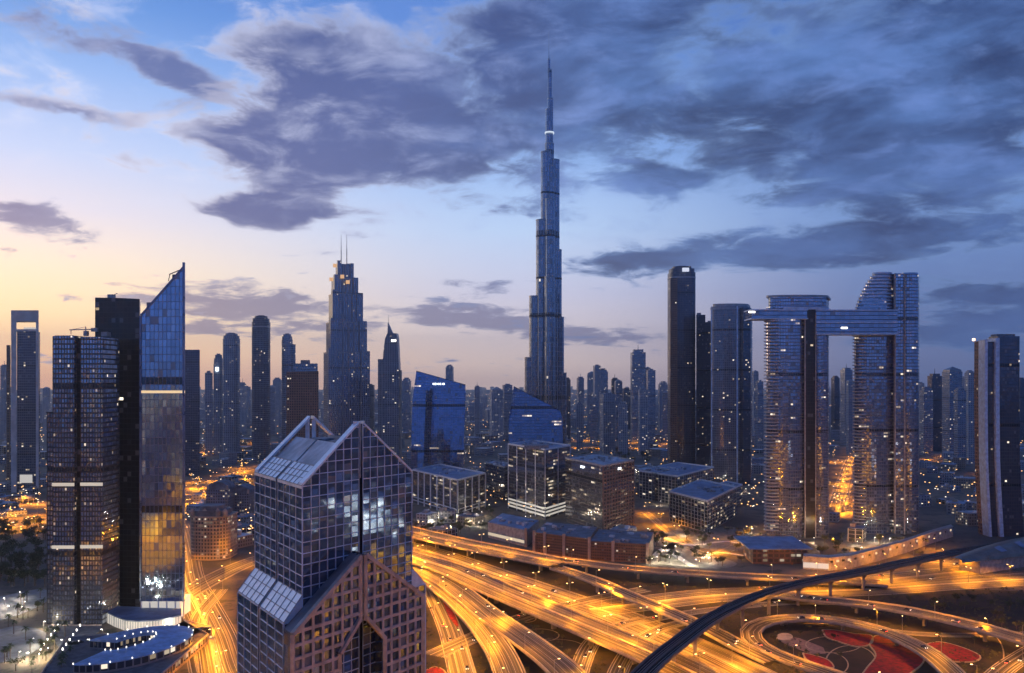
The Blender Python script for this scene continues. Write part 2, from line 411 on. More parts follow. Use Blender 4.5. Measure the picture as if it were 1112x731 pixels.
# ------------------------------------------------------------------ the gabled grid tower in the foreground
def gabled_tower():
    C0 = Vector((-55.1, 230.0)); e1 = Vector((24.8, 34.0)).normalized(); e2 = Vector((-22.4, 34.0)).normalized()
    L, Dp, ze, za = 42.1, 40.7, 137.0, 153.0
    def P(a, b, z): q = C0 + e1*a + e2*b; return Vector((q.x, q.y, z))
    root = thing('gabled_tower', 'dark glass tower with white grid lines and steep gabled top in the foreground', 'tower', (-64, 262, 0))
    glass = facade('grid_glass', (0.28,0.37,0.50), (0.2,0.2,0.22), 2.95, 2.95, 0.0, 0.0, 0.0, 1.4, (1.0,0.7,0.4), 0.9, 0.04, 0.045, mechf=0.0)
    core_m = plain('groove_dark', (0.03,0.033,0.04), 0.3, 0.2, 0.2, 0.3)
    def skew(mb, a0, a1, b0, b1, z0, z1):
        mb.prism([tuple(P(a0,b0,0)[:2]), tuple(P(a1,b0,0)[:2]), tuple(P(a1,b1,0)[:2]), tuple(P(a0,b1,0)[:2])], z0, z1, bottom=False)
    am, bm = (20.3, 21.8), (19.6, 21.1)
    # four glazed quarters round a recessed core
    gl = MB()
    for a0, a1 in ((0, am[0]), (am[1], L)):
        for b0, b1 in ((0, bm[0]), (bm[1], Dp)):
            skew(gl, a0, a1, b0, b1, 0, ze)
    gl.build('glass_wall', glass, root)
    co = MB(); skew(co, 1.5, L-1.5, 1.5, Dp-1.5, 0, ze+0.4); co.build('core', core_m, root)
    def roofz(a): return ze + (za-ze) * (1 - abs(a - L/2)/(L/2))
    # front gable: glass face in the plane of the wall
    gg = MB()
    for a0, a1 in ((0, am[0]), (am[1], L)):
        for (b0, b1) in ((0.0, 2.4),):
            pts = [P(a0,b0,ze), P(a1,b0,ze), P(a1,b0,roofz(a1)), P(a0,b0,roofz(a0)+.01)]
            bk = [P(a0,b1,ze), P(a1,b1,ze), P(a1,b1,roofz(a1)), P(a0,b1,roofz(a0)+.01)]
            gg.face(pts, [(a0,ze),(a1,ze),(a1,roofz(a1)),(a0,roofz(a0))])
            gg.face(bk[::-1], [(0,0)]*4)
            for i, j in ((1,2),(2,3),(3,0)): gg.face([pts[i], bk[i], bk[j], pts[j]], [(0,0)]*4)
    gg.build('front_gable', glass, root)
    # rafters: broad white coping bands along front and rear gables
    def rafter(b0, b1, th, name, ext=0.0):
        for s_ in (-1, 1):
            r = MB()
            aa0, aa1 = (0.0, L/2 - 0.75) if s_ < 0 else (L, L/2 + 0.75)
            z0_, z1_ = roofz(aa0), roofz(aa1)
            r.hexa([P(aa0,b0,z0_), P(aa1,b0,z1_), P(aa1,b1,z1_), P(aa0,b1,z0_),
                    P(aa0,b0,z0_+th), P(aa1,b0,z1_+th), P(aa1,b1,z1_+th), P(aa0,b1,z0_+th)])
            r.build(name, white_panel, root)
    rafter(-0.35, 2.6, 0.7, 'gable_coping'); rafter(Dp-2.6, Dp+0.2, 0.9, 'gable_coping')
    # rear gable is an open frame with two posts and a tie
    for a, b, z_ in ((am[0]-.6,Dp-1.2,roofz(am[0]-.6)),(am[1]+.6,Dp-1.2,roofz(am[1]+.6)),(8,Dp-1.2,roofz(8)),(L-8,Dp-1.2,roofz(L-8)),(am[0]-.6,1.4,za+.2),(am[1]+.6,1.4,za+.2)):
        rg = MB(); rg.bar(P(a,b,ze), P(a,b,z_), 1.1); rg.build('gable_post', white_panel, root)
    # sloping glazed eaves on the left and right
    for side in (0, 1):
        for (b0, b1) in ((0, bm[0]), (bm[1], Dp)):
            sp = MB(); fr = MB()
            def Q(a, b, dz): aa = a if side == 0 else L-a; return P(aa, b, roofz(a)+dz)
            sp.hexa([Q(-0.3,b0,-0.6), Q(5.6,b0,-0.6), Q(5.6,b1,-0.6), Q(-0.3,b1,-0.6), Q(-0.3,b0,0.25), Q(5.6,b0,0.25), Q(5.6,b1,0.25), Q(-0.3,b1,0.25)])
            o = sp.build('sloping_skylight', white_panel, root)
            n = 6
            for i in range(n+1):
                b = b0 + (b1-b0)*i/n; fr.bar(Q(-0.3,b,0.32), Q(5.6,b,0.32), 0.16)
            for a in (-0.3, 1.7, 3.6, 5.6): fr.bar(Q(a,b0,0.32), Q(a,b1,0.32), 0.16)
            fr.build('glazing_bar', steel, o)
            rs = MB()
            rs.hexa([Q(5.6,2.6 if b0==0 else b0,-1.9), Q(14.5,2.6 if b0==0 else b0,-1.9), Q(14.5,b1 if b0==0 else Dp-2.6,-1.9), Q(5.6,b1 if b0==0 else Dp-2.6,-1.9),
                     Q(5.6,2.6 if b0==0 else b0,-0.9), Q(14.5,2.6 if b0==0 else b0,-0.9), Q(14.5,b1 if b0==0 else Dp-2.6,-0.9), Q(5.6,b1 if b0==0 else Dp-2.6,-0.9)])
            rs.build('roof_slab', roof_pale, root)
    fl = MB(); skew(fl, 13, L-13, 3, Dp-3, ze+0.4, ze+7.0); fl.build('roof_deck', roof_grey, root)
    for (a, b, w_, h_) in ((16,9,4,3.2),(25,12,5,2.4),(17,24,6,3.0),(26,27,3,2.0)):
        q = MB(); skew(q, a, a+w_, b, b+w_*1.2, ze+7.0, ze+7.0+h_); q.build('cooling_unit', plant_m, root)
    # window grid, front wall and gable
    mu = MB(); st = 2.95; wd = 0.22
    def front_bars(a0, a1):
        n = max(1, round((a1-a0)/st)); 
        for i in range(n+1):
            a = a0 + (a1-a0)*i/n
            mu.hexa([P(a-wd/2,-.22,60), P(a+wd/2,-.22,60), P(a+wd/2,0.05,60), P(a-wd/2,0.05,60)] +
                    [P(a-wd/2,-.22,roofz(a)), P(a+wd/2,-.22,roofz(a)), P(a+wd/2,0.05,roofz(a)), P(a-wd/2,0.05,roofz(a))])
        z = 60.0
        while z < za:
            lo, hi = a0, a1
            if z > ze:
                d_ = (z-ze)/(za-ze)*(L/2)
                lo, hi = max(a0, d_), min(a1, L-d_)
            if hi > lo + .3:
                mu.hexa([P(lo,-.20,z), P(hi,-.20,z), P(hi,0.05,z), P(lo,0.05,z), P(lo,-.20,z+wd), P(hi,-.20,z+wd), P(hi,0.05,z+wd), P(lo,0.05,z+wd)])
            z += st
    front_bars(0, am[0]); front_bars(am[1], L)
    mu.build('front_window_grid', alu, root)
    ml = MB()
    def side_bars(b0, b1, aa, z0, z1, out):
        n = max(1, round((b1-b0)/4.7))
        for i in range(n+1):
            b = b0 + (b1-b0)*i/n
            ml.hexa([P(aa,b-wd/2,z0), P(aa+out,b-wd/2,z0), P(aa+out,b+wd/2,z0), P(aa,b+wd/2,z0), P(aa,b-wd/2,z1), P(aa+out,b-wd/2,z1), P(aa+out,b+wd/2,z1), P(aa,b+wd/2,z1)])
        z = z0
        while z < z1:
            ml.hexa([P(aa,b0,z), P(aa+out*.8,b0,z), P(aa+out*.8,b1,z), P(aa,b1,z), P(aa,b0,z+wd), P(aa+out*.8,b0,z+wd), P(aa+out*.8,b1,z+wd), P(aa,b1,z+wd)])
            z += st
    for b0, b1 in ((0, bm[0]), (bm[1], Dp)):
        side_bars(b0, b1, 0.0, 60, ze, -0.22); side_bars(b0, b1, L, 60, ze, 0.22)
    ml.build('side_window_grid', alu, root)
    # lower flanks with sloping glazed tops
    for side in (0, 1):
        for (b0, b1) in ((0, bm[0]), (bm[1], Dp)):
            x0, x1 = (-6.2, -0.02) if side == 0 else (L+6.2, L+0.02)
            fb = MB(); q0, q1 = min(x0,x1), max(x0,x1)
            skew(fb, q0, q1, b0, b1, 0, 101.8); o = fb.build('flank_wall', glass, root)
            f2 = MB()
            f2.hexa([P(x0,b0,101.8), P(x1,b0,101.8), P(x1,b1,101.8), P(x0,b1,101.8), P(x0,b0,102.3), P(x1,b0,108.2), P(x1,b1,108.2), P(x0,b1,102.3)])
            o2 = f2.build('sloping_skylight', white_panel, root)
            f3 = MB()
            for i in range(6):
                b = b0+(b1-b0)*i/5; f3.bar(P(x0,b,102.4), P(x1,b,108.3), 0.16)
            for k in range(4):
                f = k/3; a = x0+(x1-x0)*f; z = 102.4+5.9*f; f3.bar(P(a,b0,z), P(a,b1,z), 0.16)
            f3.build('glazing_bar', steel, o2)
            f4 = MB(); ml_old = ml; 
            side = side
            n = 3; out = -0.22 if x0 < 0 else 0.22
            for i in range(n*1+1):
                b = b0 + (b1-b0)*i/n
                f4.hexa([P(x0,b-wd/2,40), P(x0+out,b-wd/2,40), P(x0+out,b+wd/2,40), P(x0,b+wd/2,40), P(x0,b-wd/2,102), P(x0+out,b-wd/2,102), P(x0+out,b+wd/2,102), P(x0,b+wd/2,102)])
            z = 40.0
            while z < 102:
                f4.hexa([P(x0,b0,z), P(x0+out*.8,b0,z), P(x0+out*.8,b1,z), P(x0,b1,z), P(x0,b0,z+wd), P(x0+out*.8,b0,z+wd), P(x0+out*.8,b1,z+wd), P(x0,b1,z+wd)])
                z += st
            f4.build('window_grid', alu, o)
            # short return wall of the flank seen from the front
            f5 = MB()
            z = 40.0
            while z < 103:
                f5.hexa([P(q0,b0-.2,z), P(q1,b0-.2,z), P(q1,b0,z), P(q0,b0,z), P(q0,b0-.2,z+wd), P(q1,b0-.2,z+wd), P(q1,b0,z+wd), P(q0,b0,z+wd)]); z += st
            for a in (q0+.2, (q0+q1)/2, q1-.2):
                f5.hexa([P(a-wd/2,b0-.2,40), P(a+wd/2,b0-.2,40), P(a+wd/2,b0,40), P(a-wd/2,b0,40), P(a-wd/2,b0-.2,102), P(a+wd/2,b0-.2,102), P(a+wd/2,b0,102), P(a-wd/2,b0,102)])
            if b0 == 0: f5.build('window_grid', alu, o)
    # lower front bay: stone lattice with its own gable and a tall arch
    gx = 0.95; T0, T1 = -6.2, L + 0.4; tm = (T0+T1)/2; hw = (T1-T0)/2; zb0, zb1 = 101.0, 117.6
    def bz(a): return zb0 + (zb1-zb0)*(1-abs(a-tm)/hw)
    def arch(a):   # underside height of the void, or 0 outside it
        d_ = abs(a-tm)
        return 0 if d_ > 8.5 else 99.6 - max(0, d_-gx)*1.0
    
    for (a0, a1) in ((T0, tm-gx), (tm+gx, T1)):
        gb_ = MB()
        pts = [P(a0,-6.4,0), P(a1,-6.4,0), P(a1,-6.4,bz(a1)-.5), P(a0,-6.4,bz(a0)-.5)]
        # glass behind the lattice, leaving the void open
        lo, hi = (a0, tm-8.5) if a0 == T0 else (tm+8.5, a1)
        gb_.face([P(lo,-6.4,0), P(hi,-6.4,0), P(hi,-6.4,bz(hi)-.5), P(lo,-6.4,bz(lo)-.5)], [(lo,0),(hi,0),(hi,bz(hi)),(lo,bz(lo))])
        i0, i1 = (tm-8.5, tm-gx) if a0 == T0 else (tm+gx, tm+8.5)
        K = 8
        for k in range(K):
            x, y = i0+(i1-i0)*k/K, i0+(i1-i0)*(k+1)/K
            gb_.face([P(x,-6.4,arch(x)), P(y,-6.4,arch(y)), P(y,-6.4,bz(y)-.5), P(x,-6.4,bz(x)-.5)], [(x,arch(x)),(y,arch(y)),(y,bz(y)),(x,bz(x))])
            gb_.face([P(x,-6.4,arch(x)), P(x,-0.3,arch(x)), P(y,-0.3,arch(y)), P(y,-6.4,arch(y))])
        xs = tm-8.5 if a0 == T0 else tm+8.5
        gb_.face([P(xs,-6.4,0), P(xs,-0.3,0), P(xs,-0.3,93), P(xs,-6.4,93)], [(0,0),(6,0),(6,93),(0,93)])
        xo = a0 if a0 == T0 else a1
        gb_.face([P(xo,-6.4,0), P(xo,-0.1,0), P(xo,-0.1,bz(xo)), P(xo,-6.4,bz(xo))], [(0,0),(6,0),(6,101),(0,101)])
        wing = gb_.build('bay_glass', glass, root)
        la = MB(); W_ = 0.85; cell = 3.35
        n = round((a1-a0)/cell)
        for i in range(n+1):
            a = a0 + (a1-a0)*i/n; a_0, a_1 = a-W_/2, a+W_/2
            b_ = arch(a) if arch(a) else 40
            la.hexa([P(a_0,-7,b_), P(a_1,-7,b_), P(a_1,-6.3,b_), P(a_0,-6.3,b_), P(a_0,-7,bz(a)), P(a_1,-7,bz(a)), P(a_1,-6.3,bz(a)), P(a_0,-6.3,bz(a))])
        z = 40.6
        while z < zb1-1:
            l2, h2 = a0, a1
            if z > zb0:
                dd = (z-zb0)/(zb1-zb0)*hw; l2, h2 = max(a0, T0+dd), min(a1, T1-dd)
            if z < 99.6:
                dd = 8.5 if z < 92.0 else gx + (99.6-z)
                if a0 == T0: h2 = min(h2, tm-dd)
                else: l2 = max(l2, tm+dd)
            if h2 > l2+.3:
                la.hexa([P(l2,-6.95,z), P(h2,-6.95,z), P(h2,-6.3,z), P(l2,-6.3,z), P(l2,-6.95,z+W_), P(h2,-6.95,z+W_), P(h2,-6.3,z+W_), P(l2,-6.3,z+W_)])
            z += cell
        la.build('stone_lattice', stone, wing)
        # outlines: raking coping and arch edge
        cp = MB()
        xi = a1 if a0 == T0 else a0; xo = a0 if a0 == T0 else a1
        cp.bar(P(xo,-6.7,bz(xo)), P(xi,-6.7,bz(xi)), 1.2, 1.1)
        sg = -1 if a0 == T0 else 1
        cp.bar(P(tm+sg*gx,-6.8,99.9), P(tm+sg*8.5,-6.8,92.2), 1.1, 1.0); cp.bar(P(tm+sg*8.5,-6.8,92.2), P(tm+sg*8.5,-6.8,20), 1.1, 1.0)
        cp.bar(P(xo,-6.8,20), P(xo,-6.8,bz(xo)), 1.1, 1.0)
        cp.bar(P(xi,-6.8,99), P(xi,-6.8,bz(xi)), 0.9, 1.0)
        cp.build('bay_coping', stone, wing)
        rf = MB()
        rf.hexa([P(xo,-6.4,bz(xo)-.6), P(xi,-6.4,bz(xi)-.6), P(xi,-0.1,bz(xi)-.6), P(xo,-0.1,bz(xo)-.6), P(xo,-6.4,bz(xo)-.1), P(xi,-6.4,bz(xi)-.1), P(xi,-0.1,bz(xi)-.1), P(xo,-0.1,bz(xo)-.1)])
        rf.build('bay_roof', roof_dark, wing)
gabled_tower()

# ------------------------------------------------------------------ generic high-rise
def tower(name, label, poly, ztop, fm, group=None, rm=None, plant=1, z0=0.0, cat='tower', crown=0, tops=None, res=True, fins=None):
    cx = sum(p[0] for p in poly)/len(poly); cy = sum(p[1] for p in poly)/len(poly)
    root = thing(name, label, cat, (cx, cy, 0), group)
    if res: take(poly)
    b = MB(); b.prism(poly, z0, tops or ztop, cmi=0); b.build('facade', fm, root)
    if tops is None:
        r = MB(); r.prism(inset(poly, 0.965), ztop, ztop+0.35); ro = r.build('roof', rm or roof_grey, root)
        w_ = math.hypot(poly[1][0]-poly[0][0], poly[1][1]-poly[0][1])
        if plant:
            for k in range(plant):
                ox, oy = (random.uniform(-.18,.18)*w_ for _ in range(2))
                q = MB(); q.prism(rbox(cx+ox, cy+oy, w_*random.uniform(.2,.4), w_*random.uniform(.2,.4), math.atan2(poly[1][1]-poly[0][1], poly[1][0]-poly[0][0])), ztop+0.35, ztop+0.35+random.uniform(2.5,6)); q.build('rooftop_plant', plant_m, ro)
    if crown:
        q = MB(); q.prism(inset(poly, 0.6), ztop+.35, ztop+crown); q.build('crown', fm, root)
    if fins:
        fmn, sp, out = fins
        f = MB()
        for i in range(len(poly)):
            a, c = poly[i], poly[(i+1) % len(poly)]; L = math.hypot(c[0]-a[0], c[1]-a[1])
            n = max(1, round(L/sp)); nx, ny = (c[1]-a[1])/L, -(c[0]-a[0])/L
            for k in range(n):
                fx_ = a[0]+(c[0]-a[0])*k/n; fy_ = a[1]+(c[1]-a[1])*k/n
                f.prism(rbox(fx_+nx*out*.3, fy_+ny*out*.3, 0.7, out, math.atan2(c[1]-a[1], c[0]-a[0])), z0, ztop+1)
        f.build('vertical_fins', fmn, root)
    return root
def boxp(px0, px1, D, depth, rot=0.0):
    """footprint of a block whose front fills px0..px1 at distance D"""
    x0, x1 = (px0-CX)*D/F, (px1-CX)*D/F
    k = (D+depth)/D
    return rbox((x0+x1)/2, D+depth/2, x1-x0, depth, rot) if rot else [(x0,D),(x1,D),(x1*k,D+depth),(x0*k,D+depth)]
def lobe(cx, cy, rx, ry, n=20, a0=0, a1=2*pi):
    return [(cx+rx*cos(a0+(a1-a0)*i/n), cy+ry*sin(a0+(a1-a0)*i/n)) for i in range(n)]

gl_dark = facade('dark_glass', (0.14,0.17,0.24), (0.03,0.035,0.045), 2.4, 3.7, 0.16, 0.2, 0.025, 3.0, metal=0.7, tilt=0.03)
gl_grid = facade('gridded_glass', (0.48,0.54,0.68), (0.035,0.04,0.05), 1.9, 3.3, 0.34, 0.30, 0.05, 2.5, metal=0.8, tilt=0.05, rough=0.06)
gl_black = facade('black_glass', (0.05,0.048,0.05), (0.01,0.01,0.012), 3.0, 3.8, 0.08, 0.14, 0.01, 4.0, metal=0.35, tilt=0.012, rough=0.12)
gl_blue = facade('blue_mirror_glass', (0.41,0.51,0.72), (0.15,0.2,0.33), 2.9, 5.2, 0.13, 0.07, 0.002, 2.5, metal=0.95, tilt=0.016, rough=0.05)
gl_far = facade('far_glass', (0.32,0.39,0.52), (0.24,0.28,0.34), 3.2, 4.0, 0.30, 0.34, 0.05, 2.2, metal=0.75, rough=0.18, tilt=0.02)
gl_res = facade('residential', (0.24,0.29,0.40), (0.29,0.33,0.38), 4.2, 3.6, 0.42, 0.38, 0.06, 2.6, metal=0.55, rough=0.2, tilt=0.02)
gl_pale = facade('pale_residential', (0.16,0.20,0.27), (0.42,0.45,0.49), 4.0, 3.6, 0.45, 0.45, 0.08, 2.6, metal=0.3, rough=0.2, tilt=0.02)
gl_brown = facade('brown_stone_tower', (0.06,0.05,0.05), (0.26,0.15,0.10), 3.4, 3.8, 0.48, 0.42, 0.05, 3.0, metal=0.2, rough=0.25)
gl_bands = facade('balcony_bands', (0.4,0.45,0.55), (0.30,0.31,0.34), 5.2, 3.5, 0.05, 0.20, 0.10, 3.2, metal=0.85, rough=0.07, tilt=0.045, litx=2)
gl_sky = facade('sky_tower_glass', (0.42,0.48,0.66), (0.14,0.16,0.20), 2.6, 3.5, 0.14, 0.22, 0.04, 3.0, metal=0.85, rough=0.06, tilt=0.04, litx=2)
gl_burj = facade('steel_and_glass', (0.28,0.34,0.46), (0.30,0.33,0.38), 4.6, 9.0, 0.30, 0.10, 0.006, 2.5, metal=0.75, rough=0.16, frough=0.3, fmetal=0.7, tilt=0.03)
gl_white = facade('white_frame_office', (0.07,0.09,0.13), (0.46,0.45,0.43), 7.0, 4.0, 0.16, 0.12, 0.20, 2.2, metal=0.6, rough=0.1, tilt=0.03)
gl_office = facade('office_glass', (0.30,0.31,0.36), (0.10,0.10,0.11), 4.5, 4.0, 0.06, 0.16, 0.15, 1.8, metal=0.8, rough=0.08, tilt=0.03, litx=3)

# left edge: pair of concrete-framed slabs
D = 1274
def framed_slab():
    x0, x1 = (12-CX)*D/F, (42-CX)*D/F; zt = ZD(337, D); zo0, zo1 = ZD(352, D), ZD(362, D)
    root = thing('framed_tower', 'tall sandy concrete tower on the left edge with opening through its top', 'tower', (x0+20, D+12, 0))
    take([(x0,D),(x1,D+26)], 4)
    fr = MB(); ew = 5.0
    kk = (D+26)/D; rb_ = lambda a, b, z0, z1: fr.prism([(a,D),(b,D),(b*kk,D+26),(a*kk,D+26)], z0, z1, bottom=True)
    for a, b in ((x0, x0+8), (x1-4, x1)): rb_(a, b, 0, zt)
    rb_(x0+8.01, x1-4.01, zo1+3, zo1+6); rb_(x0+8.01, x1-4.01, ZD(349,D), zt-.02)
    fr.build('concrete_frame', plain('pale_frame', (0.60,0.56,0.52), 0.8, 0.2, 0.05), root)
    g_ = MB(); g_.prism([(x0+8,D+1.5),(x1-4,D+1.5),(x1*1.01-4,D+24),(x0*1.018+8,D+24)], 0, zo1+3); g_.build('facade', facade('framed_glass',(0.10,0.13,0.2),(0.16,0.16,0.18),3,3.8,.2,.3,.05,2.5,metal=.5), root)
    s_ = MB(); s_.box(x0+12, x1-10, D+1.2, D+6, 14, 26); s_.build('lit_lobby', soft_glow, root)
    q = MB(); q.box(x0+14, x1-9, D+8, D+14, zo1+6, zo1+9); q.build('bridge_lamp', soft_glow, root)
framed_slab()
tower('slim_tower', 'slim dark brown tower just left of the framed concrete tower', boxp(7, 11.5, 1330, 22), ZD(375,1330), gl_brown, plant=0)

# gridded dark glass tower with crane
def gridded_tower():
    D = 585; zt = 194
    xa, xb, xc = XD(57,D)[0], XD(84,D)[0], XD(110,D)[0]
    root = thing('gridded_glass_tower', 'dark blue glass tower of two joined slabs with a gridded face and roof crane', 'tower', (xb, D+14, 0))
    take([(xa-8,D),(xc,D+30)], 6)
    for (a, b, d0, zz) in ((xa, xb-2.2, 0, zt), (xb+1.2, xc, 1.6, zt-0.8)):
        f = MB(); f.prism([(a,D+d0),(b,D+d0),(b,D+27),(a,D+27)], 0, zz); f.build('facade', gl_grid, root)
        r = MB(); r.prism([(a+1,D+d0+1),(b-1,D+d0+1),(b-1,D+26),(a+1,D+26)], zz, zz+.4); r.build('roof', roof_dark, root)
    f = MB(); f.prism([(xb-2.2,D+4),(xb+1.2,D+4),(xb+1.2,D+26),(xb-2.2,D+26)], 0, zt-3); f.build('recess', gl_black, root)
    f = MB(); f.prism([(xa-6.5,D+5),(xa,D+5),(xa,D+24),(xa-6.5,D+24)], 0, ZD(449,D)); f.build('side_wing', gl_grid, root)
    f = MB(); f.box(xa-6.7, xa-0.05, D+4.7, D+24.3, ZD(449,D), ZD(447.5,D)); f.build('wing_parapet', dark_steel, root)
    # floor bands
    for yb in (528, 596):
        q = MB(); z = ZD(yb, D)
        q.box(xa-.3, xb-2, D-.25, D, z, z+2.2); q.box(xb+1.2, xc+.25, D+1.3, D+1.6, z, z+2.2); q.build('lit_floor_band', glow('band_glow', (1,.86,.66), .5), root)
    # maintenance crane
    q = MB(); z = zt+.4; cx = XD(86,D)[0]
    q.box(cx-1.2, cx+1.2, D+8, D+11, z, z+3.5); q.bar((cx-11,D+9,z+4.2),(cx+6,D+9,z+4.6),0.7); q.bar((cx-10,D+9,z+4),(cx-10,D+9,z+1.2),.35); q.box(cx+4,cx+8,D+8,D+10.5,z+3,z+5.5)
    q.bar((cx,D+9,z+6.2),(cx-9,D+9,z+4.5),.25); q.bar((cx,D+9,z+3),(cx,D+9,z+6.4),.5); q.box(cx+9, cx+13, D+12, D+18, z, z+3)
    q.build('roof_crane', steel, root)
    # ground floor
    q = MB(); q.box(xa-.4, xc+.4, D-.6, D-.1, 0, 1.2); q.build('plinth', stone, root)
gridded_tower()

# black slab and blue wedge
def wedge_pair():
    D = 628
    root = thing('black_glass_tower', 'flat-topped black glass tower between the gridded tower and the blue wedge', 'tower', (XD(128,D)[0], D+10, 0))
    p_ = [XD(103.2,D+1), XD(128,D), XD(151.6,D-2), XD(152.6,D+34), XD(106,D+42)]
    take(p_, 2)
    zt = ZD(322, D)
    f = MB(); f.prism(p_, 0, [ZD(323,D), ZD(323.5,D), ZD(325,D), ZD(325,D), ZD(323,D)]); f.build('facade', gl_black, root)
    q = MB(); q.box(XD(106,D)[0], XD(112,D)[0], D+15, D+20, zt-1, zt+3); q.bar((XD(109,D)[0],D+17,zt+2),(XD(116,D)[0],D+17,zt+4),.4); q.build('window_cleaning_crane', steel, root)
    D = 603
    root = thing('wedge_tower', 'blue mirror glass tower with slanted roof rising to a sharp right-hand point', 'tower', (XD(176,D)[0], D+12, 0))
    x0, x1 = XD(153.4,D)[0], XD(199.5,D)[0]
    take([(x0,D),(x1,D+26)], 4)
    z0, z1 = ZD(343, D), ZD(289, D)
    f = MB(); xb = x1*(D+22)/D+.3; f.prism([(x0,D),(x1,D),(xb,D+22),(x0,D+22)], 12, [z0, z1, z1, z0]); f.build('facade', gl_blue, root)
    c = MB()
    c.hexa([(x0-.4,D-.5,z0-1),(x1+.4,D-.5,z1-1),(xb,D+22.5,z1-1),(x0-.4,D+22.5,z0-1),(x0-.4,D-.5,z0+1),(x1+.4,D-.5,z1+1),(xb,D+22.5,z1+1),(x0-.4,D+22.5,z0+1)])
    c.build('slanted_roof', plain('wedge_roof', (0.12,0.18,0.32), 0.4, 0.2, 0.2, 0.5), root)
    c = MB(); c.box(x0-.9, x0+.2, D-.8, D+2, 12, z0); c.box(x1-.6, x1+.7, D-.9, D+.8, 12, z1+2.5); c.build('edge_fin', plain('wedge_edge',(0.14,0.2,0.34),.3,.2,.2,.6), root)
    c = MB(); c.box(x0-.5, x0+6.5, D+10, D+24, 100, ZD(327,D)); c.build('service_core', plain('core_grey',(0.20,0.22,0.26),.6,.2,.1), root)
    c = MB(); xx, zz = XD(187.5,D)[0], ZD(303,D)
    c.box(xx-1.5,xx+1.5,D+3,D+6,zz-3,zz+3.5); c.bar((xx-4,D+4,zz+3.5),(xx+3,D+4,zz+6.5),.6); c.bar((xx-3.5,D+4,zz+3.5),(xx-4.5,D+4,zz-1),.4); c.build('roof_gantry', dark_steel, root)
    q = MB(); z = ZD(427, D); q.box(x0-.2, x1+.9, D-.5, D-.05, z, z+1.8); q.build('floor_band', glow('amber_band',(1,.7,.35),.8), root)
    q = MB(); q.box(x0, x1-3, D+1, D+21, 0, 12); q.build('lobby', soft_glow, root)
    q = MB()
    for i in range(6):
        xx = x0+(x1-x0)*i/5; q.cyl(xx, D+.2, 0, 12, .5, n=6)
    q.build('colonnade', white_panel, root)
    # curved white lobby wall around both foot ends
    root = thing('lobby_pavilion', 'curved white-lit glass lobby wrapping the feet of the black and blue towers', 'pavilion', (XD(150,590)[0], 590, 0))
    pts = [XD(112,598), XD(124,584), XD(136,574), XD(150,571), XD(166,573), XD(182,578), XD(197,586)]
    q = MB()
    for i in range(len(pts)-1):
        a, b = pts[i], pts[i+1]; q.face([(*a,0),(*b,0),(*b,6.5),(*a,6.5)])
    q.build('glass_wall', soft_glow, root)
    q = MB(); q.prism(pts + [XD(197,602), XD(112,610)], 6.5, 7.3); q.build('roof', roof_blue, root)
    q = MB()
    for a in pts: q.cyl(a[0], a[1]-.3, 0, 6.5, .3, n=6)
    for i in range(len(pts)-1):
        a, b = pts[i], pts[i+1]
        for k in range(1,5): q.cyl(a[0]+(b[0]-a[0])*k/5, a[1]+(b[1]-a[1])*k/5-.2, 0, 6.5, .16, n=4)
    q.build('mullion', steel, root)
wedge_pair()

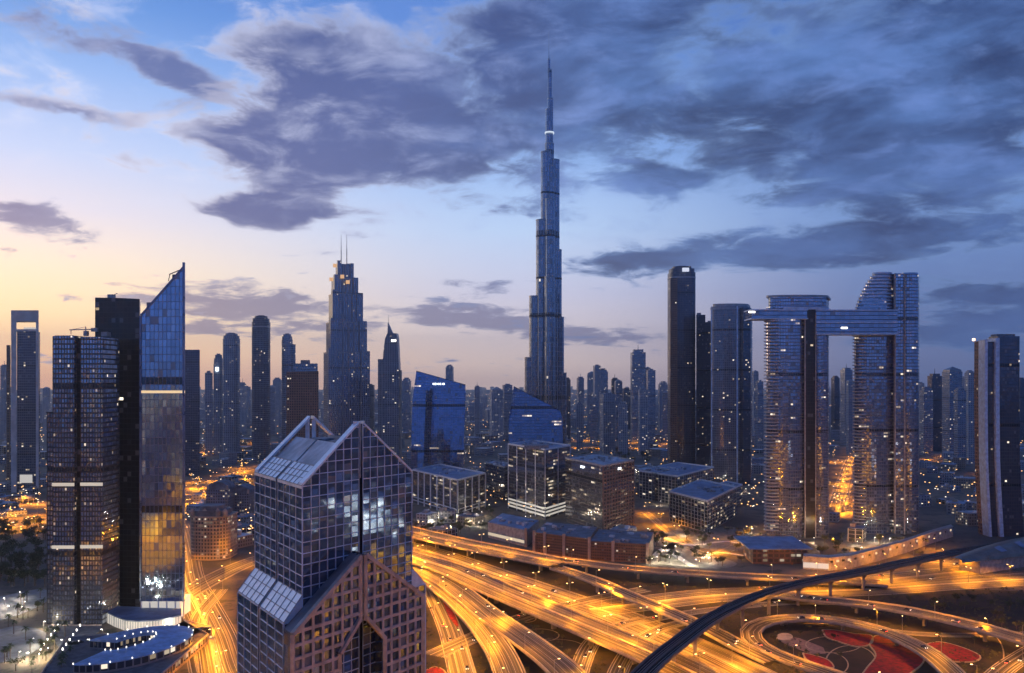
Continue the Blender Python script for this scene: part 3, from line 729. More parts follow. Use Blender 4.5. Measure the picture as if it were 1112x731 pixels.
# curved-roof ring building at the bottom left
def ring_building():
    z1 = 10.0
    cx, cy, _ = G(141, 700, z1)
    root = thing('ring_pavilion', 'low horseshoe-shaped building with blue roof rimmed by small lights', 'pavilion', (cx, cy, 0))
    def arc(rx, ry, n=30, a0=-100, a1=170): return [(cx+rx*cos(R(a0+(a1-a0)*i/n)) , cy+ry*sin(R(a0+(a1-a0)*i/n))) for i in range(n+1)]
    o_, i_ = arc(29, 38), arc(10, 18)
    sx = lambda p, k=-0.35: (p[0]+ (p[1]-cy)*0.25, p[1])
    o_ = [sx(p) for p in o_]; i_ = [sx(p) for p in i_]
    wl = MB(); rf = MB(); n = len(o_)
    for k in range(n-1):
        a, b, c, d = o_[k], o_[k+1], i_[k+1], i_[k]
        wl.face([(*a,0),(*b,0),(*b,z1),(*a,z1)], [(k*4,0),(k*4+4,0),(k*4+4,z1),(k*4,z1)]); wl.face([(*c,0),(*d,0),(*d,z1),(*c,z1)], [(k*2,0),(k*2+2,0),(k*2+2,z1),(k*2,z1)])
        rf.hexa([(*a,z1),(*b,z1),(*c,z1),(*d,z1),(*a,z1+.6),(*b,z1+.6),(*c,z1+2.2),(*d,z1+2.2)])
    for k in (0, n-1): a, d = o_[k], i_[k]; wl.face([(*a,0),(*d,0),(*d,z1),(*a,z1)], [(0,0),(20,0),(20,z1),(0,z1)])
    wl.build('wall', facade('ring_wall', (0.08,0.09,0.11), (0.3,0.3,0.3), 3.0, 5.0, .2, .3, .35, 2.2, metal=.3), root)
    rf.build('roof', plain('ring_roof', (0.34,0.48,0.70), .45, .25, .2, .2), root)
    k = 0
    for lst in (o_, i_):
        for j in range(0, n, 2):
            q = MB(); q.cyl(lst[j][0], lst[j][1], z1+.6 if lst is o_ else z1+2.2, z1+1.3 if lst is o_ else z1+2.9, 0.3, n=6); q.build('rim_light', glow('rim_glow',(1,.9,.75),3), root); k += 1
    # podium the ring stands on
    root2 = thing('podium', 'stone-edged terrace block under the horseshoe building', 'podium', (cx+25, cy, 0))
    pd = [G(205,694,9)[:2], G(228,684,9)[:2], G(196,640,9)[:2], G(120,636,9)[:2]]
    pd = [G(168,731,9)[:2], G(226,683,9)[:2], G(200,668,9)[:2], (cx+30, cy+52), (cx-52, cy+30), G(20,760,9)[:2]]
    q = MB(); q.prism(pd, 0, 5.0); q.build('wall', facade('podium_wall', (0.08,0.08,0.09), (0.36,0.28,0.22), 4.0, 5.2, .35, .3, .5, 2.0, metal=.2), root2)
    q = MB(); q.prism(inset(pd, .985), 5.0, 5.35); q.build('terrace', plain('terrace_pave', (0.13,0.13,0.14), .8, .35, .3), root2)
    q = MB()
    for i in range(len(pd)-1):
        a, b = pd[i], pd[i+1]; q.bar((*a,5.6),(*b,5.6),.6,1.0)
    q.build('parapet', stone, root2)
    for s_ in range(2):
        for j in range(6):
            px, py = 42+s_*24+j*3.8+ (0 if s_ else 0), 706-j*5.2
            x, y, _ = G(px+2, py, 5.4)
            q = MB(); q.cyl(x, y, 5.35, 6.6, .35, n=6); q.build('terrace_light', white_glow, root2)
ring_building()
# ------------------------------------------------------------------ the very tall spire
def spire_tower():
    D = 1600; k = D/F; cx = (596.5-CX)*k; cy = D+40
    root = thing('spire_tower', 'supertall stepped tower tapering to a needle spire, tallest in the skyline', 'skyscraper', (cx, cy, 0))
    take([(cx-55,D-20),(cx+50,D+90)], 0)
    Z = lambda y: H+(HOR-y)*k
    def tube(x, y, r, z, name='setback_tube', z0=0, n=20, m=gl_burj):
        b = MB(); b.prism(lobe(x, y, r, r, n), z0, z); b.build(name, m, root, smooth=False)
        c = MB(); c.prism(lobe(x, y, r*1.03, r*1.03, n), z-1.2, z+1.0); c.build('setback_rim', steel, root)
    # left wing steps
    for e, y, r in ((44.6,388,10.5),(36.2,320,11),(23.5,236,11.5),(14.6,161,9.5)):
        tube(cx-e+r, cy-4-(44-e)*.25, r, Z(y))
    # right wing steps
    for e, y, r in ((34.5,405,9.5),(29.5,343,10),(25.2,268,10.5),(21.0,168,10.5)):
        tube(cx+e-r, cy+6-(34-e)*.3, r, Z(y))
    # wing towards the camera
    for off, y, r in ((36,372,9.5),(26,300,10),(17,214,10),(9,176,9)):
        tube(cx+3-off*.06, cy-off, r, Z(y))
    for y, r, ox in ((150,8.6,2.0),(112,6.4,1.0),(100,5.4,3.5),(68,3.6,3.0),(56,2.5,1.0)):
        tube(cx+ox, cy, r, Z(y), n=14)
    s_ = MB(); s_.cyl(cx+1, cy, Z(56), Z(48), .9, 0.35, 8); s_.cyl(cx+1, cy, Z(48), Z(24), .35, .15, 6); s_.build('spire', steel, root)
    
    # mechanical floors: dark louvred belts, one of them lit
    for y, rr in ((206,None),(254,None),(342,None),(300,None)):
        for e, ty, r, side in ((44.6,388,10.5,-1),(36.2,320,11,-1),(23.5,236,11.5,-1),(14.6,161,9.5,-1),(34.5,405,9.5,1),(29.5,343,10,1),(25.2,268,10.5,1),(21,168,10.5,1)):
            if y > ty+3:
                x = cx-e+r if side < 0 else cx+e-r; yy = cy-4-(44-e)*.25 if side < 0 else cy+6-(34-e)*.3
                c = MB(); c.prism(lobe(x, yy, r+.25, r+.25, 20), Z(y)-1.6, Z(y)+1.6, cap=False); c.build('louvred_belt', dark_steel, root)
        for off, ty, r in ((36,372,9.5),(26,300,10),(17,214,10),(9,176,9)):
            if y > ty+3:
                c = MB(); c.prism(lobe(cx+3-off*.06, cy-off, r+.25, r+.25, 20), Z(y)-1.6, Z(y)+1.6, cap=False); c.build('louvred_belt', dark_steel, root)
    for y, r, ox, m_ in ((163,9.9,-3,warm_glow),(138,8.8,2,sign_glow),(218,0,0,None)):
        if r: c = MB(); c.prism(lobe(cx+ox, cy-1, r, r, 16), Z(y)-1.5, Z(y)+1.5, cap=False); c.build('lit_belt', glow('belt_'+m_.name, (1,.8,.5) if m_ is warm_glow else (.8,.9,1), .8), root)
spire_tower()

# ------------------------------------------------------------------ stepped twin-mast tower and its neighbours
def mast_tower():
    D = 1500; k = D/F; cx = (371-CX)*k; Z = lambda y: H+(HOR-y)*k
    root = thing('twin_mast_tower', 'stepped tower with vertical ribs and two thin masts on its top', 'tower', (cx, D+30, 0))
    take([(cx-45,D-10),(cx+45,D+70)], 0)
    fm = facade('ribbed_glass', (0.26,0.31,0.42), (0.32,0.34,0.38), 3.2, 3.8, 0.36, 0.14, 0.03, 3.0, metal=.75, rough=.1)
    pier = plain('rib_metal', (0.30,0.31,0.35), .4, .2, .1, .5)
    tiers = [(345.5,396.5,383,470),(348.6,393.6,350,383),(351.7,389.5,319,350),(355,384.6,302,319),(360,380,286,302)]
    rot = R(24)
    for i, (a, b, yt, yb) in enumerate(tiers):
        wv = (b-a)*k; side = wv/(cos(rot)+sin(rot)*.9); m0 = ((a+b)/2-CX)*k
        z0 = 0 if i == 0 else Z(yb); zt = Z(yt)
        f = MB(); pl = rbox(m0, D+30, side, side*.9, rot); f.prism(pl, z0, zt); f.build('tier', fm, root)
        r = MB(); r.prism(rbox(m0, D+30, side+.8, side*.9+.8, rot), zt-.3, zt+1.4); r.build('tier_cornice', steel, root)
        # corner turrets carry each tier a little higher
        for j, c_ in enumerate(pl[:3]):
            q = MB(); q.prism(rbox(c_[0]*.9+m0*.1, c_[1]*.9+(D+30)*.1, side*.24, side*.24, rot), z0, zt+ (7,3,5)[j]); q.build('corner_pier', fm, root)
        # projecting centre bays
        q = MB()
        for j in range(3):
            A, B = pl[j], pl[(j+1)%4]; L = math.hypot(B[0]-A[0], B[1]-A[1]); n = 6
            nx, ny = (B[1]-A[1])/L, -(B[0]-A[0])/L
            for t_ in range(1, n):
                q.prism(rbox(A[0]+(B[0]-A[0])*t_/n+nx*.6, A[1]+(B[1]-A[1])*t_/n+ny*.6, 1.3, 1.6, math.atan2(B[1]-A[1],B[0]-A[0])), z0, zt+.6)
        q.build('ribs', pier, root)
    for px, yt in ((367,252),(373.2,252)):
        x = (px-CX)*k; q = MB(); q.cyl(x, D+28, Z(287), Z(268), .9, .7, 6); q.cyl(x, D+28, Z(268), Z(yt), .6, .25, 6); q.build('mast', steel, root)
    for px, py in ((363,288),(371,300),(359,303),(377,306)):
        x = (px-CX)*k; q = MB(); q.box(x-3, x+3, D+4, D+7, Z(py)-3, Z(py)+3); q.build('crown_light', glow('crown_amber',(1,.55,.2),.7), root)
    q = MB(); q.prism(rbox(cx, D+30, 44, 40, rot), Z(341), Z(332), cap=False); q.build('dark_belt', dark_steel, root)
mast_tower()

def curved_tower():
    D = 1750; k = D/F; Z = lambda y: H+(HOR-y)*k
    x = lambda px: (px-CX)*k
    root = thing('curved_top_tower', 'slender tower with sail-like curved tip and needle, right of the twin-mast tower', 'tower', (x(422), D+18, 0))
    take([(x(409),D),(x(434),D+40)], 4)
    f = MB()
    prof = [(415,433,470),(415,433,400),(416.5,432,380),(418,431.5,368),(420.5,430.5,362)]
    for (a,b,y0),(c,d,y1) in zip(prof, prof[1:]):
        f.hexa([(x(a),D,Z(y0) if y0<470 else 0),(x(b),D,Z(y0) if y0<470 else 0),(x(b),D+32,Z(y0) if y0<470 else 0),(x(a),D+32,Z(y0) if y0<470 else 0),(x(c),D,Z(y1)),(x(d),D,Z(y1)),(x(d),D+32,Z(y1)),(x(c),D+32,Z(y1))])
    # uv for the stacked pieces follows x and z
    f.uv = [(v[0]*.9+v[1]*.7, v[2]) for fc in f.f for v in (f.v[i] for i in fc)]
    f.build('facade', gl_res, root)
    q = MB(); q.box(x(410), x(415), D+4, D+30, 0, Z(390)); q.uv = [(v[0]+v[1], v[2]) for fc in q.f for v in (q.v[i] for i in fc)]; q.build('side_wing', gl_res, root)
    q = MB(); q.box(x(433), x(434.5), D+4, D+28, 0, Z(402)); q.build('fin', sand_wall, root)
    q = MB(); q.hexa([(x(420),D+8,Z(364)),(x(427),D+8,Z(364)),(x(427),D+20,Z(364)),(x(420),D+20,Z(364)),(x(420.5),D+8,Z(350)),(x(422),D+8,Z(353)),(x(422),D+20,Z(353)),(x(420.5),D+20,Z(350))]); q.build('sail_tip', steel, root)
    q = MB(); q.cyl(x(421), D+14, Z(354), Z(341), .6, .2, 6); q.build('needle', steel, root)
    q = MB(); q.box(x(425), x(430), D-.6, D, Z(371), Z(369)); q.build('crown_light', white_glow, root)
curved_tower()

# the row of towers left of centre
tower('slab_tower', 'plain blue-grey slab tower immediately right of the blue wedge tower', boxp(201, 217, 1500, 45), ZD(380,1500), facade('slab_glass',(0.10,0.13,0.22),(0.09,0.11,0.16),3,4,.3,.3,.02,2.,metal=.6), plant=0)
def domed(name, label, px0, px1, D, ys, yt, fm, dome_lit=False, rr=1.0):
    k = D/F; c = ((px0+px1)/2-CX)*k; r = (px1-px0)/2*k; Z = lambda y: H+(HOR-y)*k
    root = thing(name, label, 'tower', (c, D+r, 0)); take([(c-r,D),(c+r,D+2*r)], 4)
    pl = []
    for i in range(24):
        a = 2*pi*i/24; ex = 0.5
        pl.append((c+r*math.copysign(abs(cos(a))**ex, cos(a)), D+r+r*rr*math.copysign(abs(sin(a))**ex, sin(a))))
    f = MB(); f.prism(pl, 0, Z(ys)); f.build('facade', fm, root)
    d = MB(); zz = Z(ys); hh = Z(yt)-Z(ys)
    for i in range(4):
        s0, s1 = cos(pi/2*i/4), cos(pi/2*(i+1)/4)*.98+.02; h0, h1 = sin(pi/2*i/4), sin(pi/2*(i+1)/4)
        d.prism([((p[0]-c)*s0+c, (p[1]-D-r)*s0+D+r) for p in pl], zz+hh*h0, zz+hh*h1, cap=True)
    d.build('domed_top', fm, root)
    if dome_lit:
        q = MB(); q.cyl(c, D-1, Z(ys)-2, Z(ys)+6, 3.2, 3.2, 8); q.build('crown_light', sign_glow, root)
    b = MB(); b.prism([((p[0]-c)*1.02+c, (p[1]-D-r)*1.02+D+r) for p in pl], Z(ys)-2.4, Z(ys)-.4, cap=False); b.build('top_belt', steel, root)
    return root
domed('domed_tower', 'short domed tower with bright crown light, left of the two tallest distant towers', 231, 240.5, 1900, 402, 384, gl_res, True)
tower('stub_tower', 'low grey tower pressed against the domed tower', boxp(222.5, 231, 1900, 30), ZD(405,1900), gl_res, plant=1)
domed('round_shoulder_tower', 'grey residential tower with stepped cap right of the domed tower', 240.5, 257, 1850, 372, 361, gl_res)
domed('capsule_tower', 'dark capsule-topped tower standing alone against the sunset', 272, 290, 1800, 354, 342, facade('capsule_glass',(0.06,0.08,0.13),(0.17,0.19,0.23),3,4,.35,.3,.04,2.4,metal=.4,rough=.2))
domed('capsule_tower', 'narrow capsule-topped tower behind the brown block', 305, 316, 1850, 373, 362, gl_far, False)
tower('slim_tower', 'lower shoulder attached right of the narrow capsule-topped tower', boxp(315, 321, 1860, 25), ZD(374,1860), gl_far, plant=0)
tower('brown_block', 'broad dark brown block with slanted top in front of the twin-mast tower', [XD(311,1300), XD(345.5,1300), XD(346,1340), XD(313,1340)], 0, gl_brown, tops=[ZD(404,1300), ZD(403,1300), ZD(403,1300), ZD(404,1300)])
tower('brown_block', 'upper setback of grey glass rising behind the broad brown block', boxp(318, 345, 1345, 25), ZD(395,1345), gl_far, plant=1)

# two leaning blue glass office towers
def leaning(name, label, D, prof, depth, fm, logo=None, top_m=None):
    """prof: rows (y, left px, right px); the top is cut on a slant"""
    k = D/F; x = lambda px: (px-CX)*k; Z = lambda y: H+(HOR-y)*k
    root = thing(name, label, 'office tower', (x((prof[0][1]+prof[0][2])/2), D+depth/2, 0))
    take([(x(prof[0][1]),D),(x(prof[0][2]),D+depth)], 4)
    f = MB()
    for (a, b) in zip(prof, prof[1:]):
        za = [0,0] if a is prof[0] else [Z(a[0]), Z(a[3] if len(a)>3 else a[0])]
        zb = [Z(b[0]), Z(b[3] if len(b)>3 else b[0])]
        n = 8
        for s_ in range(n):                      # bowed front
            t0, t1 = s_/n, (s_+1)/n
            def pt(row, z, t):
                X = x(row[1])+(x(row[2])-x(row[1]))*t; zz = z[0]+(z[1]-z[0])*t; return (X, D-sin(pi*t)*4+(zz-40)*.055, zz)
            q = [pt(a,za,t0), pt(a,za,t1), pt(b,zb,t1), pt(b,zb,t0)]
            f.face(q, [(v[0], v[2]) for v in q])
            if b is prof[-1]:
                bk = [(v[0]*(D+depth)/D*.985, D+depth, v[2]) for v in (q[2], q[3])]
                f.face([q[3], q[2], bk[0], bk[1]])
        for side in (1, 2):
            p0, p1 = (x(a[side]), D+(za[side-1]-40)*.055, za[side-1]), (x(b[side]), D+(zb[side-1]-40)*.055, zb[side-1])
            q = [p0, (p0[0]*(D+depth)/D*.985, D+depth, p0[2]), (p1[0]*(D+depth)/D*.985, D+depth, p1[2]), p1]
            f.face(q, [(v[1], v[2]) for v in q])
    f.build('facade', fm, root)
    c = MB(); b = prof[-1]; zb = [Z(b[0]), Z(b[3])]
    c.bar((x(b[1]), D-.3+(zb[0]-40)*.055, zb[0]), (x(b[2]), D-.3+(zb[1]-40)*.055, zb[1]), 1.2); c.build('top_edge', dark_steel, root)
    if logo:
        px, py = logo; q = MB()
        for i, (w_, h_) in enumerate(((3,2.2),(1.2,2.8),(2.4,2.0),(1.2,2.6),(2.8,2.2))):
            q.box(x(px)+i*3.6, x(px)+i*3.6+w_, D-5.4+(Z(py)-40)*.055, D-4.8+(Z(py)-40)*.055, Z(py)-h_/2, Z(py)+h_/2)
        q.build('roof_sign', sign_glow, root)
    return root
gl_blv = facade('blue_office_glass', (0.18,0.29,0.54), (0.06,0.10,0.20), 3.4, 4.0, 0.08, 0.10, 0.02, 3.0, metal=.85, tilt=.006, rough=.03, litx=4)
leaning('blue_slant_tower', 'bright blue mirror glass office tower with slanted top and small white sign', 1300,
        [(505,446,503),(470,446.5,504),(430,448,505.5),(403,451.5,505,418)], 34, gl_blv, (470,417))
leaning('blue_curved_tower', 'blue glass office tower with curved slanted crown below the supertall spire', 1200,
        [(495,552,612),(455,552.5,611),(440,555,608,446),(420,558,603,443)], 36, facade('navy_office_glass', (0.16,0.24,0.42), (0.03,0.05,0.09), 3.4, 4.0, 0.08, 0.10, 0.04, 3.0, metal=.85, tilt=.010, rough=.03, litx=4))
tower('service_block', 'dark lower block joined to the curved blue glass office tower', boxp(602, 612, 1204, 30), ZD(462,1204), gl_dark, plant=1)

# ------------------------------------------------------------------ right-hand towers
def framed_corner(name, label, poly, zt, fm, edge, group=None, ew=1.8, cap=True):
    r = tower(name, label, poly, zt, fm, plant=1)
    for p_ in poly[:3]:
        q = MB(); q.prism(rbox(p_[0], p_[1], ew, ew, 0), 0, zt+2.0); q.build('edge_pier', edge, r)
    return r
r_ = domed('round_top_tower', 'tall dark tower with rounded top and a brownish left flank', 728.5, 757, 1500, 300, 287.5, facade('tall_dark',(0.12,0.15,0.22),(0.10,0.09,0.10),2.8,3.8,.32,.25,.02,3.,metal=.5,rough=.12), False)
q = MB(); D = 1490; q.prism([XD(728,D),XD(735.5,D),(XD(735.5,D)[0]*1.02,D+30),(XD(728,D)[0]*1.02,D+30)], 0, ZD(302,D)); q.build('brown_flank', gl_brown, r_)
q = MB(); q.box(XD(741,D)[0], XD(748,D)[0], D-3, D+1, ZD(295,D), ZD(291,D)); q.build('crown_light', glow('cool_crown',(.8,.85,1),.8), r_)
tower('stepped_dark_tower', 'dark tower with uneven stepped top between the rounded tower and the cylinder-fronted tower', boxp(756, 766, 1480, 40), ZD(342,1480), gl_dark, plant=1)
tower('stepped_dark_tower', 'lower wing of the dark stepped tower, touching the cylinder-fronted tower', boxp(766, 776, 1470, 40), ZD(350,1470), gl_dark, plant=1)
def cyl_tower():
    D = 1370; k = D/F; x = lambda px: (px-CX)*k; zt = ZD(333, D)
    root = thing('cylinder_front_tower', 'grey tower with rounded front and pale edge strips, left of the sky bridge', 'tower', (x(795), D+25, 0))
    take([(x(773),D),(x(818),D+50)], 4)
    pl = [(x(774)+ (x(817)-x(774))*(0.5-0.5*cos(pi*i/14)), D+14-14*sin(pi*i/14)) for i in range(15)] + [(x(817)*(D+46)/D,D+46),(x(774)*(D+46)/D,D+46)]
    f = MB(); f.prism(pl, 0, zt); f.build('facade', facade('cyl_glass',(0.26,0.29,0.36),(0.20,0.20,0.22),3,3.7,.24,.26,.07,2.6,metal=.6,rough=.13), root)
    q = MB(); q.prism(inset(pl,.9), zt, zt+5); q.build('crown', steel, root)
    q = MB(); q.prism(inset(pl,1.02), zt-4, zt-1, cap=False); q.build('top_belt', steel, root)
    for px in (774.5, 800.5):
        xx = x(px); yy = D+14-14*sin(math.acos(max(-1,min(1,1-2*(px-774)/43)))) - .6
        q = MB(); q.box(xx-1.0, xx+1.0, yy-.6, yy+.6, 0, zt+1); q.build('edge_strip', alu, root)
    q = MB(); q.prism(rbox(x(808), D+5, 16, 16, R(30)), 0, zt-2); q.build('dark_bay', gl_dark, root)
cyl_tower()

def sky_bridge_pair():
    # left tower
    D = 906; k = D/F; x = lambda px: (px-CX)*k; Z = lambda y: H+(HOR-y)*k
    root = thing('oval_tower', 'left oval glass tower of the pair with balconies and a disc-shaped crown', 'tower', (x(865), D+20, 0))
    take([(x(831),D-4),(x(904),D+44)], 4)
    def cres(a, b, D0, dp, bulge, n=12):
        x0, x1 = x(a), x(b)
        return [(x0+(x1-x0)*(0.5-0.5*cos(pi*i/n)), D0+bulge-bulge*sin(pi*i/n)) for i in range(n+1)] + [(x1*(D0+dp)/D0-1, D0+dp), (x0*(D0+dp)/D0+1, D0+dp)]
    f = MB(); f.prism(cres(835,876,D,40,9), 0, Z(333)); f.build('facade', gl_sky, root)
    f = MB(); f.prism(cres(886,903.5,D+6,34,6), 0, Z(335)); f.build('facade', gl_sky, root)
    f = MB(); f.prism([(x(875),D+4),(x(887.5),D+4),(x(887.5)+12,D+38),(x(875)+12,D+38)], 0, Z(321)); f.build('dark_spine', gl_black, root)
    q = MB(); q.box(x(874.4), x(875.4), D+1.2, D+4, 0, Z(340)); q.box(x(886.6), x(887.4), D+2.4, D+5, 0, Z(340)); q.build('spine_edge', stone, root)
    pl = cres(836,902,D-1,42,10); d = MB(); d.prism(inset(pl,.96), Z(333), Z(322.5)); d.build('crown_glass', gl_sky, root)
    d = MB(); d.prism(inset(pl,1.03), Z(322.5), Z(320.2), bottom=True); d.build('crown_disc', steel, root)
    d = MB(); d.prism(inset(pl,1.04), Z(336), Z(333.5), bottom=True); d.build('terrace_disc', alu, root)
    # curved balconies on the left edge
    bal = plain('balcony_slab', (0.42,0.41,0.40), .6, .2, .3)
    b = MB(); z = 8.0
    while z < Z(336):
        x0 = x(831.5); n = 7
        pts = [(x0+8.5-8.5*cos(pi/2*i/n)*1.0 if i else x0, D+7-8*sin(pi/2*i/n)) for i in range(n+1)]
        b.prism(pts + [(x0+14, D-1.2+1.5), (x0+14, D+22), (x0*(D+22)/D, D+22)], z, z+.9, bottom=True); z += 3.5
    b.build('balconies', bal, root)
    def slabs(x0, x1, y0, z0, z1, name, m_, par, st=3.5, th=.7, out=.7, bulge=0):
        b = MB(); z = z0
        while z < z1:
            n = 10; pts = [(x0+(x1-x0)*i/n, y0-out-bulge*sin(pi*i/n)) for i in range(n+1)]
            b.prism(pts+[(x1,y0+1+8),(x0,y0+1+8)], z, z+th, bottom=True); z += st
        b.build(name, m_, par)
    slabs(x(835), x(873), D+7, 12, Z(385), 'floor_edges', plain('floor_edge',(0.17,0.19,0.25),.5,.2,.3), root, out=0.6, bulge=6.5)
    slabs(x(889), x(903.5), D+10, 12, Z(345), 'floor_edges', plain('floor_edge',(0.17,0.19,0.25)), root, out=.6, bulge=3.5)
    # right tower
    D2 = 933; k2 = D2/F; x2 = lambda px: (px-CX)*k2; Z2 = lambda y: H+(HOR-y)*k2
    r2 = thing('terraced_tower', 'right glass tower of the pair with rounded stepped terraces at its top', 'tower', (x2(963), D2+20, 0))
    take([(x2(928),D2-4),(x2(998),D2+44)], 4)
    def cres2(a, b, D0, dp, bulge, n=12):
        x0, x1 = x2(a), x2(b)
        return [(x0+(x1-x0)*(0.5-0.5*cos(pi*i/n)), D0+bulge-bulge*sin(pi*i/n)) for i in range(n+1)] + [(x1*(D0+dp)/D0-1, D0+dp), (x0*(D0+dp)/D0+1, D0+dp)]
    f = MB(); f.prism(cres2(931,972,D2,38,8), 0, Z2(345)); f.build('facade', gl_sky, r2)
    f = MB(); f.prism([(x2(971.5),D2-2),(x2(981),D2-2.4),(x2(981),D2+40),(x2(971.5),D2+40)], 0, Z2(297)); f.build('facade_bay', gl_sky, r2)
    f = MB(); f.prism(cres2(981,998.5,D2-1.5,40,5), 0, Z2(296)); f.build('facade', gl_sky, r2)
    q = MB(); q.box(x2(971)-.5, x2(971)+.6, D2-3, D2, 0, Z2(298)); q.box(x2(981)-.5, x2(981)+.6, D2-3.6, D2-1, 0, Z2(298)); q.build('vertical_rib', stone, r2)
    for y0, y1, a in [(345-48.5*i/13, 345-48.5*(i+1)/13, 931+21*((i+.5)/13)**1.7) for i in range(13)]:
        t_ = MB(); t_.prism(cres2(a,972,D2,38,8), Z2(y0), Z2(y1)); t_.build('terrace_tier', gl_sky, r2)
        t_ = MB(); t_.prism(cres2(a-1.0,971.5,D2-1.3,40,8), Z2(y1)-.4, Z2(y1)+1.0, bottom=True); t_.build('terrace_edge', alu, r2)
    b = MB(); z = 8.0
    while z < Z2(343):
        x0 = x2(928.5); n = 7
        pts = [(x0+7.5-7.5*cos(pi/2*i/n), D2+7-8*sin(pi/2*i/n)) for i in range(n+1)]
        b.prism(pts+[(x0+12,D2+.5),(x0+12,D2+22),(x0*(D2+22)/D2,D2+22)], z, z+.9, bottom=True); z += 3.5
    b.build('balconies', bal, r2)
    slabs(x2(932), x2(970), D2+7, 12, Z2(395), 'floor_edges', plain('floor_edge',(0.17,0.19,0.25)), r2, out=.6, bulge=6)
    slabs(x2(982), x2(998), D2+4, 12, Z2(300), 'floor_edges', plain('floor_edge',(0.17,0.19,0.25)), r2, out=.6, bulge=4.0)
    # bridge deck high up between them
    rb = thing('sky_bridge', 'long horizontal glass bridge joining the two tall glass towers near their tops', 'bridge', (x(900), D+14, Z(350)))
    gb_ = facade('bridge_glass', (0.36,0.42,0.58), (0.06,0.09,0.16), 5.0, 4.2, .05, .16, .03, 3., metal=.85, rough=.06)
    q = MB(); q.box(x(887), x(976), D+3.2, D+26, Z(362.5), Z(337)); q.uv = [(v[0]+v[1], v[2]) for fc in q.f for v in (q.v[i] for i in fc)]; q.build('bridge_body', gb_, rb)
    q = MB(); q.box(x(816), x(876), D-1.5, D+24, Z(345.5), Z(337)); q.uv = [(v[0]+v[1], v[2]) for fc in q.f for v in (q.v[i] for i in fc)]; q.build('cantilever', gb_, rb)
    for a, b_, y, dd in ((815,877,336.6,-2.2),(815.5,877,346.2,-2.2),(887,978,336.6,2.5),(887,978,362.7,2.5),(887,976,350,2.6)):
        q = MB(); q.box(x(a), x(b_), D+dd, D+26.4, Z(y)-.5, Z(y)+.6); q.build('edge_band', alu, rb)
    for px, y in ((918,356),(816,339)):
        q = MB(); q.box(x(px)-3.2, x(px)+3.2, D-2 if px<830 else D+2.8, D-1.6 if px<830 else D+3.1, Z(y)-.8, Z(y)+.8); q.build('bridge_lamp', white_glow, rb)
sky_bridge_pair()

def fin_tower():
    D = 917; k = D/F; x = lambda px: (px-CX)*k; Z = lambda y: H+(HOR-y)*k
    root = thing('finned_tower', 'dark glass tower at the right edge with brown flank and two curved pale fins', 'tower', (x(1086), D+20, 0))
    take([(x(1055),D),(x(1116),D+40)], 4)
    rows = [(583,-4.5),(560,-3.2),(530,-1.6),(500,-.4),(460,0),(420,.2),(366,0)]
    def strip(a, b, d0, d1, name, m_, amp=1.0, ytop=366, th=None):
        f = MB(); rr = [r for r in rows if r[0] > ytop]+[(ytop, 0)]
        for r0, r1 in zip(rr, rr[1:]):
            z0 = 0 if r0[0] == 583 else Z(r0[0]); z1 = Z(r1[0]); o0, o1 = r0[1]*amp, r1[1]*amp
            f.hexa([(x(a)-o0,D+d0,z0),(x(b)-o0,D+d0,z0),(x(b)-o0,D+d1,z0),(x(a)-o0,D+d1,z0),(x(a)-o1,D+d0,z1),(x(b)-o1,D+d0,z1),(x(b)-o1,D+d1,z1),(x(a)-o1,D+d1,z1)])
        f.uv = [(v[0]+v[1], v[2]) for fc in f.f for v in (f.v[i] for i in fc)]
        f.build(name, m_, root)
    fl_ = MB(); za_ = Z(370)
    for r0, r1 in zip(rows, rows[1:]):
        z0 = 0 if r0[0] == 583 else Z(r0[0]); z1 = min(Z(r1[0]), za_); o0, o1 = r0[1], r1[1]
        fl_.hexa([(x(1069.5)-o0,D,z0),(x(1070.5)-o0,D,z0),(XD(1060,D+21)[0]-o0,D+21,z0),(XD(1058,D+21)[0]-o0,D+21,z0),(x(1069.5)-o1,D,z1),(x(1070.5)-o1,D,z1),(XD(1060,D+21)[0]-o1,D+21,z1),(XD(1058,D+21)[0]-o1,D+21,z1)])
    fl_.uv = [(v[0]+v[1], v[2]) for fc in fl_.f for v in (fl_.v[i] for i in fc)]
    fl_.build('brown_flank', gl_brown, root)
    strip(1072, 1081, 3, 20, 'facade', gl_dark, 1, 371)
    strip(1085, 1108, 1.2, 20, 'facade', gl_dark, 1, 365)
    strip(1069.3, 1072.3, -.8, 12, 'curved_fin', alu, 1, 369)
    strip(1081, 1085.2, -.8, 18, 'curved_fin', alu, 1, 367)
    q = MB(); q.box(x(1086), x(1106), D+6, D+18, Z(365), Z(362.5)); q.build('roof_plant', plant_m, root)
    q = MB(); q.cyl(x(1059), D+3, Z(370), Z(367.5), 1.4, 1.4, 8); q.build('beacon', warm_glow, root)
fin_tower()

